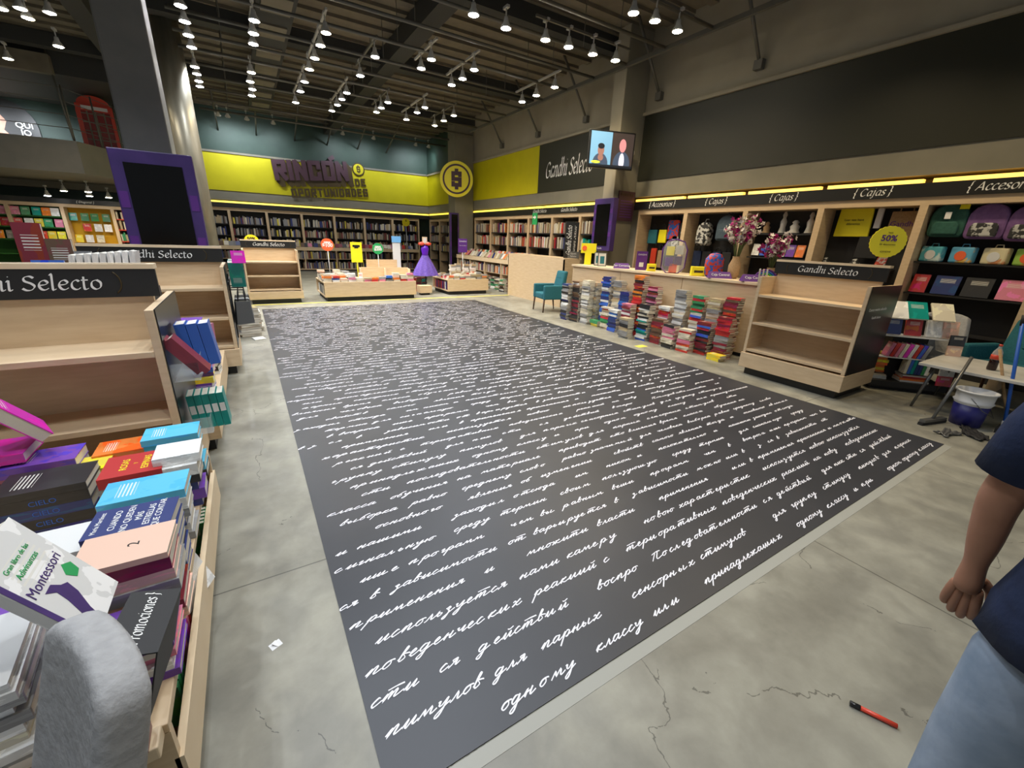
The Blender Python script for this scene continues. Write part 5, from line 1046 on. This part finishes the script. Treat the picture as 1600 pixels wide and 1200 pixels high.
def wing_chair(loc,rz,label,cv=.16,cw=.235,ch=.53):
    o=empty('wing_chair',loc,rz,label,'chair'); fb=M['greyfab']
    vs=[];fs=[];nu,nv=12,8
    for j in range(nv+1):
        v=j/nv
        for i in range(nu+1):
            u=-1+2*i/nu; wd=cw*(1-.12*v*v); top=.40+(ch-.04*abs(u)**4)*v
            vs.append((u*wd,.20-cv*abs(u)**2.2*(1-.45*v)+.12*v,top))
    for j in range(nv):
        for i in range(nu): a=j*(nu+1)+i; fs.append((a,a+1,a+nu+2,a+nu+1))
    b=MB(); b.add(vs,fs,fb,None,True); q=obj('backrest',b,o); s=q.modifiers.new('thickness','SOLIDIFY'); s.thickness=.075; s.offset=0; bv=q.modifiers.new('round','BEVEL'); bv.width=.02; bv.segments=3
    b=MB(); b.prism([(.25*math.cos(2*PI*k/24),.24*math.sin(2*PI*k/24)) for k in range(24)],.36,.47,fb); obj('seat',b,o,bev=.03)
    for sx in (-1,1):
        for sy in (-1,1): obj('leg',leg_mesh((sx*.15,sy*.14,.37),(sx*.22,sy*.21,0),.018,.011,M['darkwood']),o)
    return o
wing_chair((-.612,.73,0),-1.10,'grey upholstered chair, its curved back cut by the bottom left picture corner',.03,.17,.475)
wing_chair((7.12,1.50,0),.62-PI/2*0-1.9,'grey upholstered wing chair between the book stand and the large teal armchair')
# ------------------------------------------------------------------ coffee table and cleaning things
o=empty('coffee_table',(6.5,.83,0),0,'low coffee table with white marbled top and splayed grey legs','table')
box1('table_top',-.44,.46,-.55,.54,.475,.505,M['marble'],o,.004)
for sx in (-1,1):
    for sy in (-1,1): obj('leg',leg_mesh((sx*.33,sy*.42,.475),(sx*.38,sy*.49,0),.018,.012,M['metalg']),o)
o=empty('soda_bottle',(6.42,.90,.506),0,'half-empty cola bottle with a red label on the coffee table','bottle')
M['cola']=mat('dark_cola',(.02,.006,.004),.1); M['pet']=mat('clear_bottle',(.75,.8,.8),.08,alpha=.35)
b=MB(); b.lathe([(.034,0),(.038,.02),(.036,.085),(.036,.11)],M['cola'],n=18); obj('liquid',b,o)
b=MB(); b.lathe([(.039,.11),(.04,.15),(.036,.19),(.014,.235),(.013,.25)],M['pet'],n=18); obj('bottle_body',b,o); b=MB(); b.lathe([(.041,.115),(.041,.16)],M['red'],n=18); obj('red_label',b,o); b=MB(); b.lathe([(.015,.25),(.015,.268)],M['red'],n=14); obj('cap',b,o)
o=empty('bucket',(5.98,.86,0),0,'blue and white paint bucket with a wire handle under the coffee table edge','bucket')
b=MB(); b.lathe([(.115,0),(.132,.22)],M['bucket'],n=28); obj('blue_label',b,o)
b=MB(); b.lathe([(.133,.22),(.138,.235),(.150,.25),(.138,.26),(.142,.34),(.155,.345),(.155,.36),(.138,.36),(.128,.24),(.108,.03),(.0,.03)],M['whitep'],n=28,cap=False); obj('white_rim',b,o)
b=MB(); b.tube([(-.14,0,.30),(-.13,-.10,.2),(0,-.17,.13),(.13,-.10,.2),(.14,0,.30)],.004,M['metalg'],6); obj('wire_handle',b,o)
o=empty('floor_squeegee',(5.66,1.03,0),0,'grey floor squeegee leaning on the coffee table','squeegee'); b=MB(); b.tube([(0,0,.05),(.37,-.03,.66)],.014,M['metalg'],8); obj('pole',b,o); b=MB(); b.box(-.17,.20,-.02,.02,.0,.03,M['blackmat']); b.box(-.15,.18,-.025,.025,.03,.055,M['metalg']); ob=obj('rubber_blade',b,o); ob.rotation_euler=(0,0,-.25)
o=empty('broom',(6.1,.62,0),0,'broom with a bright blue stick leaning beside the coffee table','broom'); b=MB(); b.tube([(0,0,.07),(.12,.18,1.02)],.014,M['blue'],8); obj('blue_stick',b,o); b=MB(); b.tube([(.12,.18,1.0),(.128,.192,1.10)],.016,M['blackmat'],8); obj('grip',b,o); b=MB(); b.lathe([(.02,.03),(.024,.10)],M['white'],n=12); obj('white_collar',b,o); b=MB(); b.box(-.14,.14,-.03,.03,0,.05,M['blackmat']); obj('brush_head',b,o)
o=empty('dustpan',(6.25,.50,0),.3,'yellow-green dustpan lying under the blue broom stick','dustpan'); M['limepl']=mat('lime_plastic',(.42,.48,.05),.4); b=MB(); b.box(-.16,.16,-.12,.12,0,.008,M['limepl']); b.box(-.16,-.15,-.12,.12,.008,.05,M['limepl']); b.box(.15,.16,-.12,.12,.008,.05,M['limepl']); b.box(-.16,.16,.11,.12,.008,.07,M['limepl']); obj('pan',b,o); b=MB(); b.tube([(0,.12,.05),(.10,.36,.75)],.012,M['kraft'],8); obj('wooden_handle',b,o)
def cloth(loc,rz,w,h,m,label,seed):
    rr=random.Random(seed); b=MB(); n=14; vs=[];fs=[]
    for j in range(n+1):
        for i in range(n+1):
            u,v=i/n-.5,j/n-.5; vs.append((u*w*(1+.2*math.sin(v*7+seed)),v*h*(1+.25*math.cos(u*6+seed)),.012+.02*abs(math.sin(u*11+v*7+seed))*abs(math.cos(v*9-u*5))))
    for j in range(n):
        for i in range(n): a=j*(n+1)+i; fs.append((a,a+1,a+n+2,a+n+1))
    b.add(vs,fs,M[m],None,True); q=obj('cloth',b,None,loc,(0,0,rz)); s=q.modifiers.new('thick','SOLIDIFY'); s.thickness=.008; s.offset=-1; tag(q,label,'cloth')
cloth((5.70,.74,0),.5,.34,.14,'blackmat','dark crumpled cleaning cloth on the floor before the bucket',1); cloth((5.78,.50,0),.2,.28,.16,'denim','blue-grey crumpled cloth on the floor below the dustpan',2); cloth((5.46,.86,0),-.2,.22,.10,'metalg','flat grey rag beside the squeegee blade',4)
# ------------------------------------------------------------------ book stand right of the gondola
o=empty('book_stand',(6.82,2.02,0),0,'low black stand crammed with shrink-wrapped books beside the right gondola','book stand')
BSTAND=o; box1('base',-.38,.42,-.28,.35,.05,.12,M['blackmat'],o); box1('core',-.16,.2,-.05,.3,.12,.9,M['blackmat'],o)
for z in (.42,.68): box1('shelf_board',-.36,.40,-.26,.3,z-.012,z,M['clear' if 0 else 'whitep'],o)
box1('foot',-.30,.34,-.2,.28,0,.05,M['blackmat'],o)
n=0
SG='books on the low black stand'
pile(6.56,1.90,.121,3,['white','white','cream'],'the front left corner pile of the black stand',.15,.2,.022,PI/2,.05,group=SG)
pile(6.54,1.92,.20,8,['orange','yellow','orange'],'the orange pile on the black stand',.12,.18,.026,PI/2,.04,group=SG)
pile(6.93,1.88,.121,4,['white','orange','red','white'],'the bottom right pile of the black stand',.2,.28,.022,PI/2,.05,group=SG)
for i,c in enumerate(('cream','blue','teal','navy','navy','green','white')):
    book('book',basisM((6.78+i*.035,1.82,.23+.095),(0,1,0),(.05,0,1)),.11,.19,.03,c,'%s upright book, %s on the lowest level of the black stand'%(c,nth(i)),SG)
for i,c in enumerate(('pink','red','pink','cream','magenta','white','red','blue','grey')):
    book('book',basisM((6.56+i*.045,1.82,.421+.09),(0,1,0),(.25,0,1)),.11,.17,.036,c,'%s upright book, %s on the middle level of the black stand'%(c,nth(i)),SG)
for i,(x,c) in enumerate(((6.55,'navy'),(6.75,'red'),(6.95,'white'),(7.1,'peach'))):
    book('book',basisM((x,1.84,.681+.10),(1,0,0),(0,.3,1)),.16,.2,.025,c,'%s cover leaning on the upper level of the black stand'%c,SG)
for i,(x,y,c,lb) in enumerate(((6.52,1.80,'white','shiny white wrapped book, top left of the black stand'),(6.74,1.86,'teal','dark comic book with teal picture, top of the black stand'),(6.98,1.84,'cream','cream and orange book, top right of the black stand'))):
    book('book',basisM((x,y,.90+.07),(1,-.1,0),(0,.9,.9)),.2,.25,.02,c,lb,SG)
for k in range(5): book('book',basisM((7.15,1.70+.01*k,.2+k*.12),(1,0,0),(0,.15,1)),.14,.12,.02,('red','white','navy','peach','black')[k],'%s small cover from below on the right side of the black stand'%nth(k),SG)
for q in [q for q in COL.objects if q.get('group')==SG and q.parent is None]+[BSTAND]: q.matrix_world=Matrix.Translation((6.86,1.74,0))@Matrix.Rotation(-.85,4,'Z')@Matrix.Translation((-6.82,-2.02,0))@(q.matrix_world if q is not BSTAND else q.matrix_basis)
# ------------------------------------------------------------------ marker pen and plug on the floor
o=empty('marker_pen',(1.735,.13,.009),-1.15,'red marker pen with a black cap lying on the bare floor near the jeans','marker'); b=MB(); b.tube([(-.075,0,0),(.03,0,0)],.0085,M['red'],10); obj('barrel',b,o); b=MB(); b.tube([(-.105,0,0),(-.075,0,0)],.0095,M['black'],10); obj('cap',b,o)
# ------------------------------------------------------------------ mezzanine: railing, phone box, poster
o=empty('railing',(-3.36,16.45,3.56),0,'thin steel cable railing along the mezzanine edge','railing')
for k,x in enumerate([-6,-4.6,-3.1,-1.6,-.0]): b=MB(); b.tube([(x,0,0),(x,0,1.25)],.022,M['steel'],8); obj('post',b,o)
for z in (.3,.6,.9,1.2): b=MB(); b.tube([(-6,0,z),(0,0,z)],.009,M['steel'],6); obj('cable',b,o)
for y in (.85,1.6,3.9): b=MB(); b.tube([(min(.7,y*.43),y,0),(min(.7,y*.43),y,1.25)],.02,M['steel'],8); obj('post',b,o)
for z in (.3,.6,.9,1.2): b=MB(); b.tube([(0,0,z),(.7,1.62,z),(.7,3.9,z)],.009,M['steel'],6); obj('cable',b,o)
for i,(x,y) in enumerate(((-3.36,16.42),(-2.35,14.4))):
    b=MB(); b.tube([(x,y,3.4 if i==0 else 3.2),(x-.1,y,5.6)],.018,M['steel'],8)
    if i==0: tag(obj('hanger_rod',b),'steel hanger rod at the mezzanine corner','rod')
# phone box: post frame, glazed sides, arched roof
o=empty('phone_box',(-3.17,18.6,3.561),.15,'red British style phone box standing on the mezzanine','phone box')
w=.36; h=1.05
for sx in (-1,1):
    for sy in (-1,1): box1('corner_post',sx*w-.05,sx*w+.05,sy*w-.05,sy*w+.05,0,h,M['red'],o)
box1('plinth',-w-.04,w+.04,-w-.04,w+.04,0,.1,M['red'],o); box1('header',-w-.04,w+.04,-w-.04,w+.04,h,h+.16,M['red'],o)
b=MB(); P=[(-w,0)]+[(w*math.cos(PI-PI*k/12),.24*math.sin(PI*k/12)) for k in range(1,12)]+[(w,0)]; b.prism(P,-w,w,M['red'],TR((0,0,h+.16),(PI/2,0,0))); obj('arched_roof',b,o)
M['redback']=mat('dark_red_panel',(.25,.012,.01),.4)
for s,rz in ((0,0),(1,-PI/2),(2,PI/2)):
    b=MB(); b.box(-w+.05,w-.05,-w-.0,-w+.02,.1,h,M['redback'])
    for k in range(1,4): b.box(-w+k*w/2-.015,-w+k*w/2+.015,-w-.02,-w,.1,h,M['whitep' if 0 else 'grey'])
    for k in range(1,5): b.box(-w+.05,w-.05,-w-.02,-w,.1+k*.22-.012,.1+k*.22+.012,M['grey'])
    ob=obj('glazed_side',b,o); ob.rotation_euler=(0,0,rz)
slab('sign_strip',-w+.08,w-.08,h+.03,h+.12,M['whitep'],o,.01,-w-.04)
o=empty('wall_poster',(-5.65,YB-.05,3.7),0,'black poster of a pale figure with stacked white capitals on the mezzanine wall','poster')
b=MB(); n=28; b.prism([(-1.4,0),(.72,0)]+[(.72*math.cos(PI/2*k/10)+.0,.55+.75*math.sin(PI/2*k/10)) for k in range(11)]+[(-1.4,1.3)],-.03,.0,M['sign'],Matrix.Rotation(PI/2,4,'X')@Matrix.Scale(1,4)); obj('poster_board',b,o)
for k,s in enumerate(('QUI','JO','TE')): text('lettering',s,.22,M['white'],o,(.42,-.035+.0,.62-k*.2),FRONT,.002,0,.004)
M['flesh']=noisy('pale_pink_print',(.70,.38,.28),(.55,.30,.22),5,.6)
b=MB(); b.prism([(-1.0,0),(.15,0),(.1,.25),(-.05,.45),(.05,.7),(-.1,.95),(-.5,1.05),(-1.0,.9)],.0,.004,M['flesh'],Matrix.Translation((0,-.001,0))@Matrix.Rotation(PI/2,4,'X')); obj('pale_figure',b,o)
# lamps under the mezzanine and over the left part
for i,(x,y,z,wm) in enumerate([(-3.6,17.6,2.42,1),(-3.3,18.0,2.42,1),(-4.8,18.9,2.3,0),(-2.9,18.6,2.35,0),(-2.5,18.8,2.35,1),(-6.2,18.0,2.4,1)]): 
    if x>-3.4: x-=.9
    spot(x,y,z,wm,.45,'%s from the left edge of the small spotlights under the mezzanine'%nth([2,3,1,4,5,0][i]),0,'spotlights under the mezzanine')
for i,(x,y,wm) in enumerate([(-2.73,11.2,0),(-2.46,11.0,1),(-2.49,11.4,1),(-2.11,10.9,0),(-2.46,12.7,1),(-3.6,14.3,1)]): spot(x,y,SPZ,wm,.8,'%s ceiling spotlight of the cluster left of the grey column'%nth(i),0,'spotlights left of the grey column')
# ------------------------------------------------------------------ person at the right edge
def skin_obj(name,P,E,R,m,parent,root=0,sub=2):
    me=bpy.data.meshes.new(name); me.from_pydata(P,E,[]); me.materials.append(M[m]); o=link(name,me,parent)
    s=o.modifiers.new('skin','SKIN'); s.use_smooth_shade=True
    lay=me.skin_vertices[0] if me.skin_vertices else None
    if lay is None:
        bm=bmesh.new(); bm.from_mesh(me); bm.verts.layers.skin.verify(); bm.to_mesh(me); bm.free(); lay=me.skin_vertices[0]
    for i,r in enumerate(R): lay.data[i].radius=(r,r) if not isinstance(r,tuple) else r; lay.data[i].use_root=(i==root)
    o.modifiers.new('sub','SUBSURF').levels=sub; o.modifiers['sub'].render_levels=sub
    return o
pr=empty('person',(1.32,-.14,0),-PI/2,'person in a navy top and pale jeans at the right picture edge, arms hanging','person')
P=[(0,0,.95),(0,0,1.08),(0,.0,1.25),(0,-.01,1.40),(0,0,1.49),(0,.01,1.56),(0,.015,1.66),(0,.01,1.73),
 (-.09,0,.88),(-.10,.01,.50),(-.10,-.02,.10),(-.10,.11,.04), (.09,0,.88),(.03,.26,.50),(-.05,.50,.12),(-.05,.64,.05),
 (-.17,-.01,1.38),(-.235,-.01,1.12),(-.228,.01,1.0),(-.225,.02,.93),(-.223,.028,.885),(-.222,.03,.845), (.17,-.01,1.38),(.25,-.02,1.12),(.26,.08,.92),(.26,.10,.84)]
Ed=[(0,1),(1,2),(2,3),(3,4),(4,5),(5,6),(6,7),(0,8),(8,9),(9,10),(10,11),(0,12),(12,13),(13,14),(14,15),(3,16),(16,17),(17,18),(18,19),(19,20),(20,21),(3,22),(22,23),(23,24),(24,25)]
R_=[.11,.10,.11,.10,.055,.07,.082,.065,.08,.055,.042,.042,.08,.055,.042,.042,.055,.038,.031,.021,.027,.026,.055,.038,.022,.027]
skin_obj('body',P,Ed,R_,'skin',pr)
def fingers(hx,hy,hz,sx):
    P=[];E=[];R=[]
    for k,(dx,dy,ln) in enumerate(((0,.024,.066),(0,.009,.078),(0,-.007,.074),(0,-.022,.058))):
        b0=len(P); P+=[(hx+dy*.7,hy,hz+.035),(hx+dy*.95,hy+.002,hz),(hx+dy*1.1,hy+.010,hz-ln*.55),(hx+dy*1.05,hy+.024,hz-ln*.95)]; E+=[(b0,b0+1),(b0+1,b0+2)]; R+=[.010,.009,.0075]
        skin_obj('finger',P[b0:],[(0,1),(1,2),(2,3)],[.012,.0115,.0105,.009],'skin',pr)
    skin_obj('thumb',[(hx-sx*.012,hy+.012,hz+.055),(hx-sx*.036,hy+.028,hz+.025),(hx-sx*.042,hy+.036,hz-.012)],[(0,1),(1,2)],[.013,.011,.009],'skin',pr)
fingers(-.222,.032,.835,-1); fingers(.26,.105,.815,1)
def loft(b,rings,m,n=28):
    o0=len(b.v)
    vs=[(cx+rx*math.cos(2*PI*k/n)*(1+.03*math.sin(k*2.1+z*25)),cy+ry*math.sin(2*PI*k/n),z) for (cx,cy,z,rx,ry) in rings for k in range(n)]
    fs=[(j*n+k,j*n+(k+1)%n,(j+1)*n+(k+1)%n,(j+1)*n+k) for j in range(len(rings)-1) for k in range(n)]+[tuple(range(n))[::-1],tuple((len(rings)-1)*n+k for k in range(n))]
    b.add(vs,fs,M[m],None,True)
b=MB(); loft(b,[(0,0,.82,.188,.135),(0,0,.90,.182,.13),(0,0,1.02,.168,.122),(0,0,1.15,.172,.122),(0,-.005,1.28,.185,.122),(0,-.01,1.37,.18,.105),(0,-.01,1.43,.12,.085),(0,0,1.47,.07,.065)],'navy')
for sx in (-1,1): b.tube([(sx*.13,-.01,1.39),(sx*.185,-.012,1.36),(sx*.215,-.012,1.28),(sx*.236,-.012,1.17)],[.07,.066,.060,.055],M['navy'],18)
obj('shirt',b,pr)
b=MB(); loft(b,[(0,0,.74,.155,.105),(0,0,.84,.16,.108),(0,0,.97,.15,.10)],'denim')
b.tube([(-.075,0,.88),(-.085,.0,.76),(-.10,.015,.50),(-.10,-.01,.28),(-.10,-.02,.06)],[.08,.094,.078,.068,.072],M['denim'],20)
b.tube([(.075,0,.88),(.085,.06,.76),(.05,.26,.50),(.0,.38,.30),(-.05,.49,.10)],[.08,.094,.078,.068,.072],M['denim'],20)
obj('jeans',b,pr)
for sx,x in ((-1,-.10),(1,-.05)):
    b=MB(); b.prism([(-.045,-.08),(.045,-.08),(.05,.08),(.035,.17),(-.035,.17),(-.05,.08)],0,.07,M['black'],TR((x,0 if sx<0 else .52,0))); obj('shoe',b,pr,bev=.02)
b=MB(); b.lathe([(.0,.115),(.06,.10),(.092,.05),(.095,0),(.09,-.05)],M['hair'],TR((0,-.005,1.68),(0,0,0),(1,1.12,1)),20); obj('hair',b,pr)
for s in (-1,1):
    b=MB(); b.lathe([(0,-.011),(.008,-.007),(.011,0),(.008,.007),(0,.011)],M['white'],TR((s*.032,.088,1.645)),12); e=obj('eye',b,pr); b=MB(); b.lathe([(0,0),(.005,.001),(0,.002)],M['black'],TR((s*.032,.099,1.645),(-PI/2,0,0)),10); obj('iris',b,e)
    b=MB(); b.lathe([(0,-.03),(.014,-.015),(.016,.01),(0,.03)],M['skin'],TR((s*.082,.01,1.64),(0,0,0),(.5,1,1)),12); obj('ear',b,pr)
b=MB(); b.add([(-.014,.095,1.60),(.014,.095,1.60),(0,.122,1.605),(0,.10,1.65)],[(0,1,2),(0,2,3),(1,3,2),(0,3,1)],M['skin'],None,True); obj('nose',b,pr)
b=MB(); b.tube([(-.022,.094,1.575),(0,.102,1.573),(.022,.094,1.575)],.005,M['scr_skin2' if 0 else 'skin'],6); obj('mouth',b,pr)

for i,x in enumerate((-6.6,-5.2)):
    o=spot(x,18.6,4.72,0,3.5,'%s spotlight aimed at the poster wall on the mezzanine'%('left' if i==0 else 'right'),.7,'poster spotlights')
